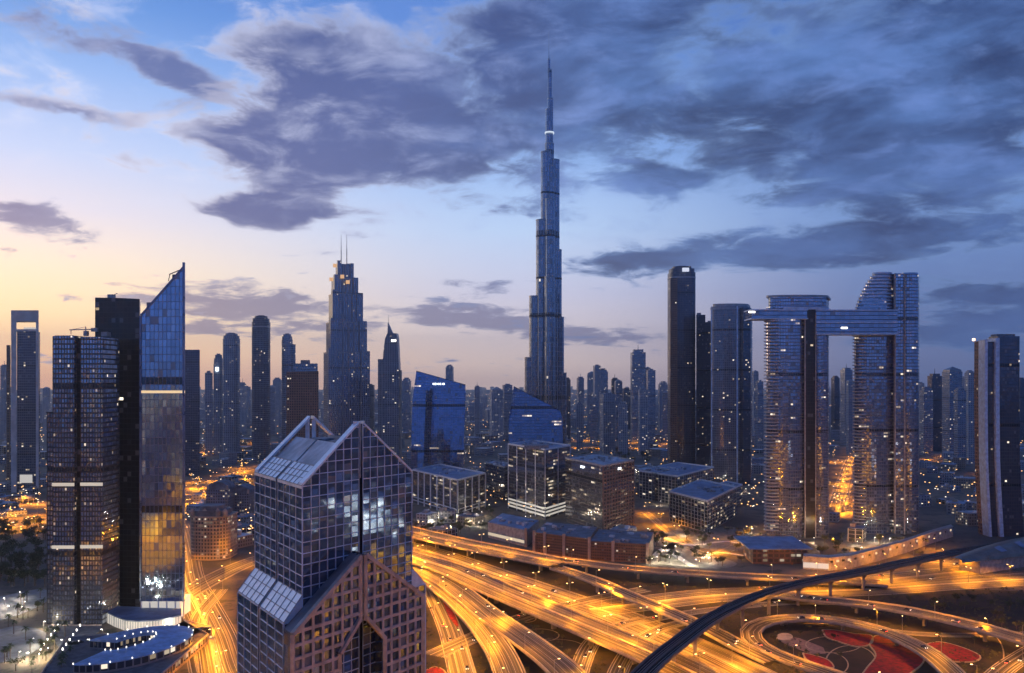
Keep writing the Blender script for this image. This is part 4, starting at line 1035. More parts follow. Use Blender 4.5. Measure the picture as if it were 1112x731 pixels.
# ------------------------------------------------------------------ mid-rise offices round the interchange
def office(name, label, px0, px1, yb, yt, depth, fm, rm=roof_grey, rot=0, extras=None, cat='office building', parap=True):
    D = G(0, yb)[1]; pl = boxp(px0, px1, D, depth, rot); zt = ZD(yt, D)
    cx = sum(p[0] for p in pl)/4; cy = sum(p[1] for p in pl)/4
    root = thing(name, label, cat, (cx, cy, 0)); take(pl, 3)
    f = MB(); f.prism(pl, 0, zt); f.build('facade', fm, root)
    r = MB(); r.prism(inset(pl,.95), zt, zt+.3); ro = r.build('roof', rm, root)
    if parap:
        r = MB()
        for i in range(4):
            a, b = pl[i], pl[(i+1)%4]; r.bar((*a, zt+.7), (*b, zt+.7), .6, 1.4)
        r.build('parapet', white_panel if fm is gl_white else parapet_m, root)
    for i in range(random.randint(3,6)):
        ux, uy = random.uniform(-.33,.33), random.uniform(-.33,.33)
        X = cx+(pl[1][0]-pl[0][0])*ux+(pl[3][0]-pl[0][0])*uy; Y = cy+(pl[1][1]-pl[0][1])*ux+(pl[3][1]-pl[0][1])*uy
        q = MB(); q.prism(rbox(X, Y, random.uniform(3,9), random.uniform(3,7), rot), zt+.3, zt+random.uniform(2,4.5)); q.build('rooftop_plant', random.choice([plant_m, roof_pale]), ro)
    return root, pl, zt
# glass box with white frame (two faces visible)
R0 = R(-32)
def corner_office(name, label, pts, yb, yt, fm, rm, extra=None):
    """pts = px of left, near and right corner; yb base rows"""
    q = [G(a, b)[:2] for a, b in pts]
    q.append((q[0][0]+q[2][0]-q[1][0], q[0][1]+q[2][1]-q[1][1]))
    zt = ZD(yt, q[1][1]); cx = sum(p[0] for p in q)/4; cy = sum(p[1] for p in q)/4
    root = thing(name, label, 'office building', (cx, cy, 0)); take(q, 2)
    f = MB(); f.prism(q, 0, zt); f.build('facade', fm, root)
    r = MB(); r.prism(inset(q,.94), zt, zt+.4); ro = r.build('roof', rm, root)
    for i in range(4):
        a, b = q[i], q[(i+1)%4]
        r = MB(); r.bar((*a, zt+.8), (*b, zt+.8), .9, 2.0); r.build('parapet', extra or parapet_m, root)
    for i in range(13):
        X = cx+(q[1][0]-q[0][0])*random.uniform(-.38,.38)+(q[2][0]-q[1][0])*random.uniform(-.3,.3); Y = cy+(q[1][1]-q[0][1])*random.uniform(-.3,.3)
        r = MB(); r.prism(rbox(X, Y, random.uniform(1.5,6), random.uniform(1.5,5), R0), zt+.4, zt+random.uniform(1.4,3.4)); r.build('rooftop_plant', random.choice([plant_m, roof_pale]), ro)
    return root, q, zt
def quad_frame(root, q, zt, n0, n1, m_, th=.9):
    r = MB()
    for (a, b, n) in ((q[0], q[1], n0), (q[1], q[2], n1)):
        for i in range(n+1):
            X = a[0]+(b[0]-a[0])*i/n; Y = a[1]+(b[1]-a[1])*i/n
            r.prism(rbox(X, Y, th, th, R0), 0, zt+.5)
    r.build('column_frame', m_, root)
rt, q, zt = corner_office('framed_office', 'dark glass office block framed by slim white columns with lit lower floors', [(552,552),(592,564),(619,555)], 0, 489, gl_office, roof_blue, white_panel)
quad_frame(rt, q, zt, 4, 2, white_panel)
z = 3.0
for k_ in range(3):
    b_ = MB()
    for a, c in ((q[0],q[1]),(q[1],q[2])):
        L = math.hypot(c[0]-a[0], c[1]-a[1]); nx, ny = (c[1]-a[1])/L*.25, -(c[0]-a[0])/L*.25
        b_.face([(a[0]+nx,a[1]+ny,z),(c[0]+nx,c[1]+ny,z),(c[0]+nx,c[1]+ny,z+2.2),(a[0]+nx,a[1]+ny,z+2.2)])
    b_.build('lit_floor', glow('lit_floor', (1,.93,.8), .5), rt); z += 4.2
q = MB(); q.box(-0.1+XD(570,1010)[0], XD(597,1010)[0], 1040, 1062, zt+.4, zt+5); q.build('cooling_unit', plant_m, rt)
rt, q, zt = corner_office('stone_office', 'brown stone and glass office cube with flat grey roof and small signs', [(614,566),(655,582),(688,571)], 0, 507, facade('cube_glass',(0.40,0.38,0.40),(0.07,0.06,0.06),3.4,3.9,.1,.2,.12,2.,metal=.8,rough=.08,litx=3), roof_grey, stone)
b_ = MB()
for i in range(12):
    t_ = i/11; b_.prism(rbox(q[1][0]+(q[2][0]-q[1][0])*t_, q[1][1]+(q[2][1]-q[1][1])*t_, 1.3, 1.3, R0), 0, zt+.4)
for z in range(4, int(zt), 4):
    a, c = q[1], q[2]; b_.bar((a[0]+.4,a[1]-.4,z), (c[0]+.4,c[1]-.4,z), .9, 1.3)
b_.build('stone_grid', plain('brown_stone', (0.20,0.13,0.10), .75, .25, .2), rt)
for (t_, e0, e1) in ((.45, 0, 1), (.45, 1, 2)):
    a, c = q[e0], q[e1]; X = a[0]+(c[0]-a[0])*t_; Y = a[1]+(c[1]-a[1])*t_
    b_ = MB(); dx_, dy_ = (c[0]-a[0]), (c[1]-a[1]); L = math.hypot(dx_, dy_); dx_ /= L; dy_ /= L
    for i in range(3):
        b_.bar((X+dx_*i*2.6+dy_*.9, Y+dy_*i*2.6-dx_*.9, zt-5), (X+dx_*(i*2.6+1.7)+dy_*.9, Y+dy_*(i*2.6+1.7)-dx_*.9, zt-5), .4, 2.2-(i%2)*.6)
    b_.build('wall_sign', sign_glow, rt)
rt, q, zt = corner_office('low_office', 'low wide office with white columns and blue-grey roof behind the gabled tower', [(448,546),(497,561),(527,551)], 0, 522, gl_office, roof_blue, white_panel)
quad_frame(rt, q, zt, 7, 4, white_panel, 1.6)
b_ = MB()
for z in (2.5, 6.5): 
    for a, c in ((q[0],q[1]),(q[1],q[2])): b_.bar((a[0],a[1]-.4,z+1.8),(c[0],c[1]-.4,z+1.8),1.0,.8)
b_.build('floor_ledge', white_panel, rt)
corner_office('dark_office', 'low dark office between the low colonnaded office and the framed glass block', [(527,538),(548,545),(556,541)], 0, 508, gl_dark, roof_blue)
corner_office('dark_office', 'plain grey office block close right of the brown stone cube', [(690,538),(712,545),(727,540)], 0, 515, gl_dark, roof_grey)
corner_office('white_colonnade_office', 'blue-roofed office with rows of white window piers, left of the oval tower', [(727,566),(768,579),(800,560)], 0, 545, gl_white, roof_blue, white_panel)
corner_office('white_colonnade_office', 'second blue-roofed office block behind the one with white window piers', [(694,541),(735,549),(775,536)], 0, 518, gl_white, roof_blue, white_panel)
corner_office('white_colonnade_office', 'small pale office nearest the cylinder-fronted tower base', [(772,548),(790,553),(806,545)], 0, 534, gl_white, roof_blue, white_panel)

# long brown podium building by the flyover
def brown_podium():
    pts = [(530,584),(572,594),(580,600),(640,608),(705,612)]
    D0 = [G(a,b)[:2] for a,b in pts]
    root = thing('brown_mall', 'long low brown building with pale pilasters beside the flyover', 'building', (*D0[2], 0))
    wall = facade('mall_wall', (0.09,0.06,0.05), (0.27,0.135,0.08), 2.2, 2.6, .3, .5, .03, 1.5, metal=.2, rough=.3)
    for i in range(len(D0)-1):
        a, b = D0[i], D0[i+1]
        if i == 1: continue
        zt = (16,0,19,17)[i]; pl = [a, b, (b[0]+14, b[1]+62), (a[0]+14, a[1]+62)]; take(pl, 0)
        f = MB(); f.prism(pl, 0, zt); f.build('wing_wall', wall if i else stone, root)
        r = MB(); r.prism(inset(pl,.97), zt, zt+.4); r.build('roof', roof_blue if i==0 else roof_dark, root)
        for k in range(9):
            fx_, fy_ = random.uniform(.1,.9), random.uniform(.1,.9)
            X = a[0]+(b[0]-a[0])*fx_+14*fy_; Y = a[1]+(b[1]-a[1])*fx_+62*fy_
            q = MB(); q.prism(rbox(X,Y,random.uniform(2,7),random.uniform(2,5),R0), zt+.4, zt+random.uniform(1.5,3.4)); q.build('rooftop_plant', random.choice([plant_m,roof_pale]), root)
    for i, t_ in ((2,0),(2,.55),(2,1),(3,.4),(3,.97),(0,.98),(2,.2)):
        a, b = D0[i], D0[i+1]; X = a[0]+(b[0]-a[0])*t_; Y = a[1]+(b[1]-a[1])*t_
        q = MB(); q.prism(rbox(X, Y-.6, 2.6, 2.2, R(-18)), 0, 21 if i==2 else 18.5); q.build('pilaster', plain('pilaster_stone', (0.50,0.36,0.26), .75, .2, .2), root)
    a, b = D0[0], D0[1]
    q = MB(); q.face([(a[0],a[1]-.5,3),(b[0],b[1]-.5,3),(b[0],b[1]-.5,6),(a[0],a[1]-.5,6)]); q.build('lit_arcade', glow('arcade',(1,.78,.5),.6), root)
brown_podium()

# blue-roofed brown hall, curved wall, station
def hall():
    a, b = G(816,613)[:2], G(880,613)[:2]
    root = thing('blue_roof_hall', 'brown low hall with overhanging dark blue roof beside the curved pink wall', 'hall', ((a[0]+b[0])/2, a[1]+20, 0))
    take([(a[0],a[1]),(b[0],b[1]+36)], 2)
    q = MB(); q.box(a[0]+2, b[0]-2, a[1]+2, a[1]+34, 0, 13); q.uv = [(v[0]+v[1], v[2]) for fc in q.f for v in (q.v[i] for i in fc)]; q.build('wall', facade('hall_wall',(0.1,0.07,0.05),(0.26,0.13,0.08),5,4.4,.25,.4,.3,1.6,metal=.2,rough=.3), root)
    q = MB(); q.hexa([(a[0]-2,a[1]-1,13.2),(b[0]+2,a[1]-1,13.2),(b[0]-3,a[1]+40,17),(a[0]-6,a[1]+40,17),(a[0]-2,a[1]-1,14.2),(b[0]+2,a[1]-1,14.2),(b[0]-3,a[1]+40,18),(a[0]-6,a[1]+40,18)]); q.build('roof', roof_blue, root)
    pts = [(872,618),(900,620),(925,617),(955,609),(985,600),(1012,590),(1035,583)]
    W_ = [G(u,v)[:2] for u,v in pts]
    root = thing('curved_wall_building', 'low curved pinkish building with a row of lit openings behind the dark viaduct', 'building', (*W_[2],0))
    f = MB(); f.prism(W_+[(p[0]+6,p[1]+16) for p in reversed(W_)], 0, 10.5); f.build('wall', stone, root)
    for i in range(len(W_)-1):
        for k in range(4):
            t_ = (k+.5)/4; X = W_[i][0]+(W_[i+1][0]-W_[i][0])*t_; Y = W_[i][1]+(W_[i+1][1]-W_[i][1])*t_
            q = MB(); q.prism(rbox(X, Y-.15, 2.6 if i else 5.2, .8, math.atan2(W_[i+1][1]-W_[i][1], W_[i+1][0]-W_[i][0])), 6.8 if i else 1.5, 8.6 if i else 6.0); q.build('lit_opening', soft_glow if i == 0 else glow('opening_glow',(1,.75,.45),.8) if k%2 else dark_steel, root)
    q = MB(); q.bar((*W_[0],10.9),(*W_[1],10.9),.8,.9)
    for i in range(1,len(W_)-1): q.bar((*W_[i],10.9),(*W_[i+1],10.9),.8,.9)
    q.build('parapet', parapet_m, root)
    for p_ in W_: FOOT.append((p_[0], p_[1]+8, 20))
    # shell-roofed station
    c = G(1092,592,12)
    root = thing('metro_station', 'long station with curved grey-gold shell roof at the right edge', 'station', (c[0], c[1], 0))
    FOOT.append((c[0], c[1], 60))
    A, B = Vector(G(1038,606,14)), Vector(G(1160,586,14)); d = (B-A); L = d.length; d.normalize(); nrm = Vector((-d.y, d.x, 0))
    n, m_ = 18, 10; sh = MB()
    def S(i, j):
        t_ = i/n; a = pi*j/m_; wd = 15*sin(pi*min(1,t_*.62+.06))**.7+1.5; hg = 11*sin(pi*min(1,t_*.62+.06))**.8
        return A + d*(t_*L) + nrm*(wd*cos(a)) + Vector((0,0,-3+hg*sin(a)))
    for i in range(n):
        for j in range(m_):
            sh.face([S(i,j),S(i+1,j),S(i+1,j+1),S(i,j+1)], [(0,0)]*4)
    sh.build('shell_roof', plain('shell_bronze',(0.20,0.20,0.17),.35,.25,.1,.6), root, smooth=True)
    for i in (5,8,11,14):
        q = MB(); 
        p0, p1, p2, p3 = (S(i,6)+Vector((0,0,.4)), S(i+.8,6)+Vector((0,0,.4)), S(i+.8,8)+Vector((0,0,.4)), S(i,8)+Vector((0,0,.4)))
        dn = Vector((0,-.1,.35)); q.hexa([p0,p1,p2,p3,p0+dn,p1+dn,p2+dn,p3+dn]); q.build('roof_window', roof_blue, root)
    q = MB(); q.prism([(S(2,0)).to_2d(), (S(n,0)).to_2d(), (S(n,m_)).to_2d(), (S(2,m_)).to_2d()], 0, 11); q.build('station_base', stone, root)
hall()

# hotel with round bays between the wedge tower and the gabled tower
def bay_hotel():
    D = 800; k = D/F; x = lambda px: (px-CX)*k
    root = thing('round_bay_hotel', 'sand-coloured mid-rise with curved balconied front and dark stepped roof', 'building', (x(225), D+14, 0))
    take([(x(203),D-5),(x(248),D+30)], 4)
    zt = ZD(562, D)
    pl = [(x(204),D+6),(x(207),D+1),(x(212),D-2.5),(x(222),D-3.5),(x(232),D-3.5),(x(240),D-2),(x(246),D+2),(x(247.5),D+7),(x(247.5),D+28),(x(204),D+28)]
    f = MB(); f.prism(pl, 0, zt); f.build('wall', facade('hotel_wall',(0.08,0.08,0.09),(0.42,0.33,0.26),2.8,3.2,.45,.4,.25,1.6,metal=.2,rough=.3), root)
    b = MB(); z = 3.4
    while z < zt-2: b.prism([(p[0], p[1]-.7) for p in pl[1:7]]+[(x(240),D+4),(x(212),D+4)], z, z+1.0, bottom=True); z += 3.2
    b.build('balcony', sand_wall, root)
    q = MB(); q.prism(inset(pl,1.03), zt, zt+1.2, bottom=True); q.build('cornice', sand_wall, root)
    q = MB(); q.prism(inset(pl,.8), zt+1.2, zt+6); q.prism(inset(pl,.55), zt+6, zt+10); q.build('stepped_roof', roof_dark, root)
    for px in (208,222,236,244):
        q = MB(); q.cyl(x(px), D+1, zt+1.2, zt+5.5, 2.4, 2.4, 8); q.cyl(x(px), D+1, zt+5.5, zt+8, 2.6, .4, 8); q.build('turret', sand_wall, root)
    for (px0, px1, yb, yt, lab) in ((224,248,566,520,'grey-blue mid-rise with arched dark roof behind the round-bayed hotel'),(250,271,563,524,'grey-blue mid-rise with arched dark roof beside the gabled tower')):
        D_ = G(0,yb)[1]; k_ = D_/F; a, b_ = (px0-CX)*k_, (px1-CX)*k_; zt = ZD(yt+12, D_)
        root = thing('arched_roof_block', lab, 'building', ((a+b_)/2, D_+12, 0)); take([(a,D_),(b_,D_+26)], 2)
        f = MB(); f.box(a,b_,D_,D_+26,0,zt); f.uv = [(v[0]+v[1], v[2]) for fc in f.f for v in (f.v[i] for i in fc)]; f.build('wall', facade('block_wall',(0.07,0.08,0.10),(0.22,0.24,0.30),2.8,3.3,.4,.4,.16,2.,metal=.2,rough=.3), root)
        r = MB(); n = 8
        for i in range(n):
            a0, a1 = pi*i/n, pi*(i+1)/n; c = (a+b_)/2; rr = (b_-a)/2
            r.hexa([(c-rr*cos(a0),D_,zt),(c-rr*cos(a1),D_,zt),(c-rr*cos(a1),D_+26,zt),(c-rr*cos(a0),D_+26,zt),(c-rr*cos(a0),D_,zt+.3+9*sin(a0)),(c-rr*cos(a1),D_,zt+.3+9*sin(a1)),(c-rr*cos(a1),D_+26,zt+.3+9*sin(a1)),(c-rr*cos(a0),D_+26,zt+.3+9*sin(a0))])
        r.build('arched_roof', roof_dark, root)
        for xx in (a+2, b_-2):
            r = MB(); r.cyl(xx, D_+1, zt, zt+5, 2, 1.4, 8); r.build('turret', sand_wall, root)
bay_hotel()
# ------------------------------------------------------------------ roads
def spline(pts, step=9.0):
    P = [Vector(p) for p in pts]; P = [P[0]*2-P[1]] + P + [P[-1]*2-P[-2]]; out = []
    for i in range(1, len(P)-2):
        a, b, c, d = P[i-1:i+3]; n = max(2, int((c-b).length/step))
        for k in range(n):
            t = k/n; out.append(0.5*((2*b)+(c-a)*t+(2*a-5*b+4*c-d)*t*t+(3*b-a-3*c+d)*t**3))
    out.append(P[-2]); return out
def lead(pts, W_):
    """carry roads that pass behind the gabled tower on beyond it"""
    if 385 < pts[0][0] < 472 and pts[0][1] < 640:
        a, b = Vector(W_[0]), Vector(W_[1]); d = (a-b); d.z = 0; d.normalize(); return [tuple(a+d*125)] + W_
    return W_
def normals(pl):
    N = []
    for i in range(len(pl)):
        d = pl[min(i+1,len(pl)-1)]-pl[max(i-1,0)]; d.z = 0; d.normalize(); N.append(Vector((-d.y, d.x, 0)))
    return N
def ribbon(mb, pl, N, o0, o1, dz0=0.0, dz1=None, u0=None):
    dz1 = dz0 if dz1 is None else dz1; s = 0
    for i in range(len(pl)-1):
        L = (pl[i+1]-pl[i]).length
        a = pl[i]+N[i]*o0+Vector((0,0,dz0)); b = pl[i]+N[i]*o1+Vector((0,0,dz1)); c = pl[i+1]+N[i+1]*o1+Vector((0,0,dz1)); d = pl[i+1]+N[i+1]*o0+Vector((0,0,dz0))
        mb.face([b, a, d, c], [(o1,s),(o0,s),(o0,s+L),(o1,s+L)]); s += L
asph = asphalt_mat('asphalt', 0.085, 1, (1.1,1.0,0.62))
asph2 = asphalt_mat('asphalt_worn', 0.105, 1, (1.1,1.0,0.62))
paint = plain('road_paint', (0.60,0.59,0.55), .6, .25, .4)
deck_c = plain('deck_concrete', (0.27,0.25,0.22), .8, .3, .12)
barrier = plain('barrier_concrete', (0.46,0.40,0.28), .75, .25, .2)
ROADS = []
def dashes(mb, pl, N, o, w=.22, dz=.03, on=4, off=8):
    s = 0; 
    for i in range(len(pl)-1):
        seg = pl[i+1]-pl[i]; L = seg.length
        t = 0
        while t < L:
            if ((s+t) % (on+off)) < on:
                e = min(L, t+1.5); a, b = pl[i]+seg*(t/L), pl[i]+seg*(e/L); n = N[i]*(w/2); z = Vector((0,0,dz)); c = N[i]*o
                mb.face([a+c+n+z, a+c-n+z, b+c-n+z, b+c+n+z])
            t += 1.5
        s += L
def markings(pl, N, wd, parent, lanes, med):
    mk = MB()
    for o in (-wd/2+1.2, wd/2-1.2): ribbon(mk, pl, N, o-.18, o+.18, .03)
    if med:
        for o in (-med/2-.9, med/2+.9): ribbon(mk, pl, N, o-.18, o+.18, .03)
    for o in lanes: ribbon(mk, pl, N, o-.10, o+.10, .03)  # painted lane lines, left unbroken to stand in for car light trails
    return mk.build('lane_markings', paint, parent)
def lanes_of(wd, med):
    L = []
    if med:
        half = (wd-med)/2-1.5; n = max(1, round(half/3.7))
        for k in range(1, n): L += [med/2+.9+half*k/n, -(med/2+.9+half*k/n)]
    else:
        n = max(1, round((wd-2.4)/3.7)); L = [-wd/2+1.2+(wd-2.4)*k/n for k in range(1, n)]
    return L
def at_grade(name, pts, wd, med=0.0, z=0.12, m_=None, curb=True):
    pl = spline(lead(pts, [G(a, b, z) for a, b in pts])); N = normals(pl)
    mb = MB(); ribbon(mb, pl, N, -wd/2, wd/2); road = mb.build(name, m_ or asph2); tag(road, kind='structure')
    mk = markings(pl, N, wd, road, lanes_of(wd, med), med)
    if curb:
        k = MB()
        for o, s_ in ((-wd/2,-1),(wd/2,1)):
            ribbon(k, pl, N, o+s_*.5 if s_<0 else o, o if s_<0 else o+s_*.5, .14); ribbon(k, pl, N, o, o+.01*s_, .0, .14) 
        if med: ribbon(k, pl, N, -med/2, med/2, .16)
        k.build('kerb', barrier, road)
    ROADS.append((pl, N, wd, med, z, 'ground', name)); return pl
def flyover(label, pts, wd, med=0.0, pier_sp=38, girder=1.8, m_=None, cat='flyover', name='flyover'):
    """pts: (px, py, deck height)"""
    pl = spline(lead(pts, [G(a, b, z) for a, b, z in pts])); N = normals(pl)
    root = thing(name, label, cat, tuple(pl[len(pl)//2]*Vector((1,1,0)) if False else (pl[len(pl)//2].x, pl[len(pl)//2].y, 0)))
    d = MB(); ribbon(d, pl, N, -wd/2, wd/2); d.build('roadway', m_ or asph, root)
    g = MB(); ribbon(g, pl, N, wd/2+.35, wd/2+.35, -.9, 0); ribbon(g, pl, N, -wd/2-.35, -wd/2-.35, 0, -.9)
    ribbon(g, pl, N, wd/2+.35, wd*.3, -.9, -girder); ribbon(g, pl, N, -wd*.3, -wd/2-.35, -girder, -.9); ribbon(g, pl, N, wd*.3, -wd*.3, -girder)
    g.build('box_girder', deck_c, root)
    for s_ in (-1, 1):
        q = MB(); a, b = (s_*(wd/2-.05), s_*(wd/2+.4)) if s_ > 0 else (s_*(wd/2+.4), s_*(wd/2-.05))
        ribbon(q, pl, N, a, b, 1.0); ribbon(q, pl, N, b, b, 1.0, -.05); ribbon(q, pl, N, a, a, -.05, 1.0); q.build('parapet', barrier, root)
    if med:
        q = MB(); ribbon(q, pl, N, -med/2, med/2, .8); ribbon(q, pl, N, med/2, med/2, .8, 0); ribbon(q, pl, N, -med/2, -med/2, 0, .8); q.build('median_barrier', barrier, root)
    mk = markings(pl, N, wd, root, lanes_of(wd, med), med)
    s = 0; last = -pier_sp/2
    for i in range(1, len(pl)):
        s += (pl[i]-pl[i-1]).length
        if s-last >= pier_sp and pl[i].z > 3.5:
            last = s; n = N[i]; c = pl[i]; z = c.z-girder
            q = MB(); w2 = 3.2 if wd > 18 else 1.9
            ang = math.atan2(n.y, n.x)
            for off in ((-wd*.22, wd*.22) if wd > 22 else (0,)):
                cc = c+n*off
                q.prism(rbox(cc.x, cc.y, w2, 1.8, ang), 0, z-1.4)
            e = wd*.36
            q.hexa([c+n*-e*.6+Vector((0,0,-girder-1.6)), c+n*e*.6+Vector((0,0,-girder-1.6)), c+n*e*.6+Vector((-n.y,n.x,0))*2+Vector((0,0,-girder-1.6)), c+n*-e*.6+Vector((-n.y,n.x,0))*2+Vector((0,0,-girder-1.6)),
                    c+n*-e+Vector((0,0,-girder+.02)), c+n*e+Vector((0,0,-girder+.02)), c+n*e+Vector((-n.y,n.x,0))*2+Vector((0,0,-girder+.02)), c+n*-e+Vector((-n.y,n.x,0))*2+Vector((0,0,-girder+.02))])
            q.build('pier', deck_c, root)
    ROADS.append((pl, N, wd, med, 0, 'deck', name)); return pl

# planted ground inside the interchange
lg = MB(); pts = [G(400,600), G(440,578), G(540,592), G(640,615), G(760,626), G(905,628), G(1060,640), G(1300,650), (560, 330, 0), (0, 200, 0), (-120, 420, 0)]
lg.face([(p[0], p[1], .02) for p in pts]); tag(lg.build('interchange_grass', lawn_m), kind='structure')

# ground level carriageways
at_grade('ground_road', [(420,588),(470,600),(540,624),(610,648),(680,672),(760,706),(830,740)], 30, 2.0, .10)
at_grade('ground_road', [(640,662),(700,655),(770,647),(850,643),(940,640),(1030,634),(1130,628)], 38, 2.5, .14)
at_grade('ground_road', [(690,676),(760,664),(850,655),(910,655)], 11, 0, .18)
at_grade('ground_road', [(880,630),(940,631),(1030,622),(1130,612)], 34, 2, .22)
at_grade('ground_road', [(470,712),(520,690),(570,670),(625,655),(700,640)], 15, 0, .26)
at_grade('ground_road', [(850,672),(920,678),(980,687),(1040,690),(1130,688)], 9, 0, .2)
at_grade('ground_road', [(622,760),(630,725),(643,698),(665,682),(700,672)], 11, 0, .3)
at_grade('ground_road', [(664,760),(672,728),(690,700),(715,684),(750,674)], 11, 0, .34)
at_grade('ground_road', [(454,618),(468,640),(487,680),(499,720),(508,760)], 15, 0, .20)
at_grade('ground_road', [(450,612),(480,636),(512,670),(536,700),(552,740),(560,770)], 13, 0, .24)
at_grade('ground_road', [(1060,760),(1085,731),(1112,712),(1150,690)], 12, 0, .2)
# roads to the left of the gabled tower
at_grade('street', [(262,770),(240,731),(228,690),(212,655),(200,630),(196,600),(190,570)], 32, 2.0, .12)
at_grade('street', [(190,652),(225,632),(262,614),(300,602),(360,592),(440,588)], 22, 0, .16)
at_grade('street', [(232,760),(222,700),(215,672),(240,640)], 10, 0, .2)
at_grade('street', [(-60,556),(0,550),(60,548),(120,552)], 26, 2.0, .12)
at_grade('street', [(-60,580),(0,574),(50,566),(110,560)], 18, 0, .16)
at_grade('street', [(196,540),(240,520),(280,508),(330,500)], 22, 0, .12)
at_grade('street', [(190,500),(230,490),(290,482),(360,478)], 24, 0, .12)
at_grade('street', [(700,556),(760,600),(820,585),(900,560),(960,545)], 10, 0, .12)
at_grade('street', [(620,486),(660,488),(700,486),(740,480)], 40, 3, .12)
at_grade('street', [(905,560),(918,520),(925,500),(935,485)], 24, 0, .12)
at_grade('street', [(1000,500),(1040,497),(1080,500),(1130,505)], 40, 3, .12)
at_grade('street', [(1000,610),(1050,612),(1112,606),(1170,600)], 20, 2, .12)
# roads continue towards and behind the viewer (seen in the lower glass of the left towers)
for nm, pp in (('near_road', [(-420,560),(-330,470),(-260,380),(-200,250),(-150,60),(-120,-300),(-110,-900)]), ('near_road', [(-900,330),(-500,360),(-300,330),(-100,150),(200,60),(700,0)])):
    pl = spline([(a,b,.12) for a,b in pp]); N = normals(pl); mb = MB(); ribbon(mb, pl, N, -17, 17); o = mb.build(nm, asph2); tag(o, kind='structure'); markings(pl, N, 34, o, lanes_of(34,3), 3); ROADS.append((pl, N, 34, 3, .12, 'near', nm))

for i_, x_ in enumerate((-640,-400,-20,150,250,330,430,520,620)):
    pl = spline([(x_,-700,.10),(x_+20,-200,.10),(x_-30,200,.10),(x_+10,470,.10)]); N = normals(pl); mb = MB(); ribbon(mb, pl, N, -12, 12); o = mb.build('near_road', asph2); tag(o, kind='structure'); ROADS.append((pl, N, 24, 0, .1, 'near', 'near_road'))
for i_, y_ in enumerate((460,250,-150,-420)):
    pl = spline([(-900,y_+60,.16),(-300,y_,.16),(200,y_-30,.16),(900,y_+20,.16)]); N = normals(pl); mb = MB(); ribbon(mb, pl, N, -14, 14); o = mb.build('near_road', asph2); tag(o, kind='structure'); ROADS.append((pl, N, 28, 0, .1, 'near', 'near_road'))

# elevated decks
fl = flyover
fl('wide flyover deck running down from behind the gabled tower along the brown mall', [(395,566,8),(440,576,8),(500,590,8),(560,602,8),(610,612,8)], 34, 2.5)
fl('farthest flyover branch passing right in front of the long brown mall', [(606,607.5,8),(680,617,8),(760,623,8),(836,627,7),(900,630,5),(960,634,2.5)], 17)
fl('flyover branch curving down right to pass beneath the dark metro viaduct', [(604,616.5,8),(642,629,8.5),(684,647,8.5),(725,664,8),(770,684,6),(806,703,3.5),(838,718,1.2)], 13)
fl('broad white-edged flyover crossing the middle of the interchange diagonally', [(415,596,7),(450,606,7),(490,618,7),(540,640,7.5),(600,665,7.5),(660,690,7.5),(710,711,7),(760,735,7),(800,760,7)], 29, 2.0)
fl('curving flyover sweeping down to the bottom edge, right of the nearest ramps', [(442,610,5),(487,634,5.5),(529,666,6),(571,695,6),(608,724,6),(640,760,6)], 19)
fl('curving flyover sweeping down beside the gabled tower, nearest its foot', [(440,616,4),(478,638,4.5),(512,668,5),(538,700,5),(553,731,5),(560,765,5)], 17, pier_sp=60)
fl('long curved flyover sweeping from the middle to the lower right corner', [(838,646,2),(880,650,5),(930,655,7),(985,663,8),(1040,675,8),(1085,687,8),(1140,703,8)], 16, 0)
# loop ramp
loop = [(1060,760,6),(1028,725,6),(1000,704,6),(960,686,6),(915,675,5.5),(870,671,5),(832,675,4),(815,686,3),(824,701,2),(856,716,1.2),(900,731,.6),(960,752,.4)]
fl('oval loop ramp circling the red flower beds', loop, 12.5, 0)

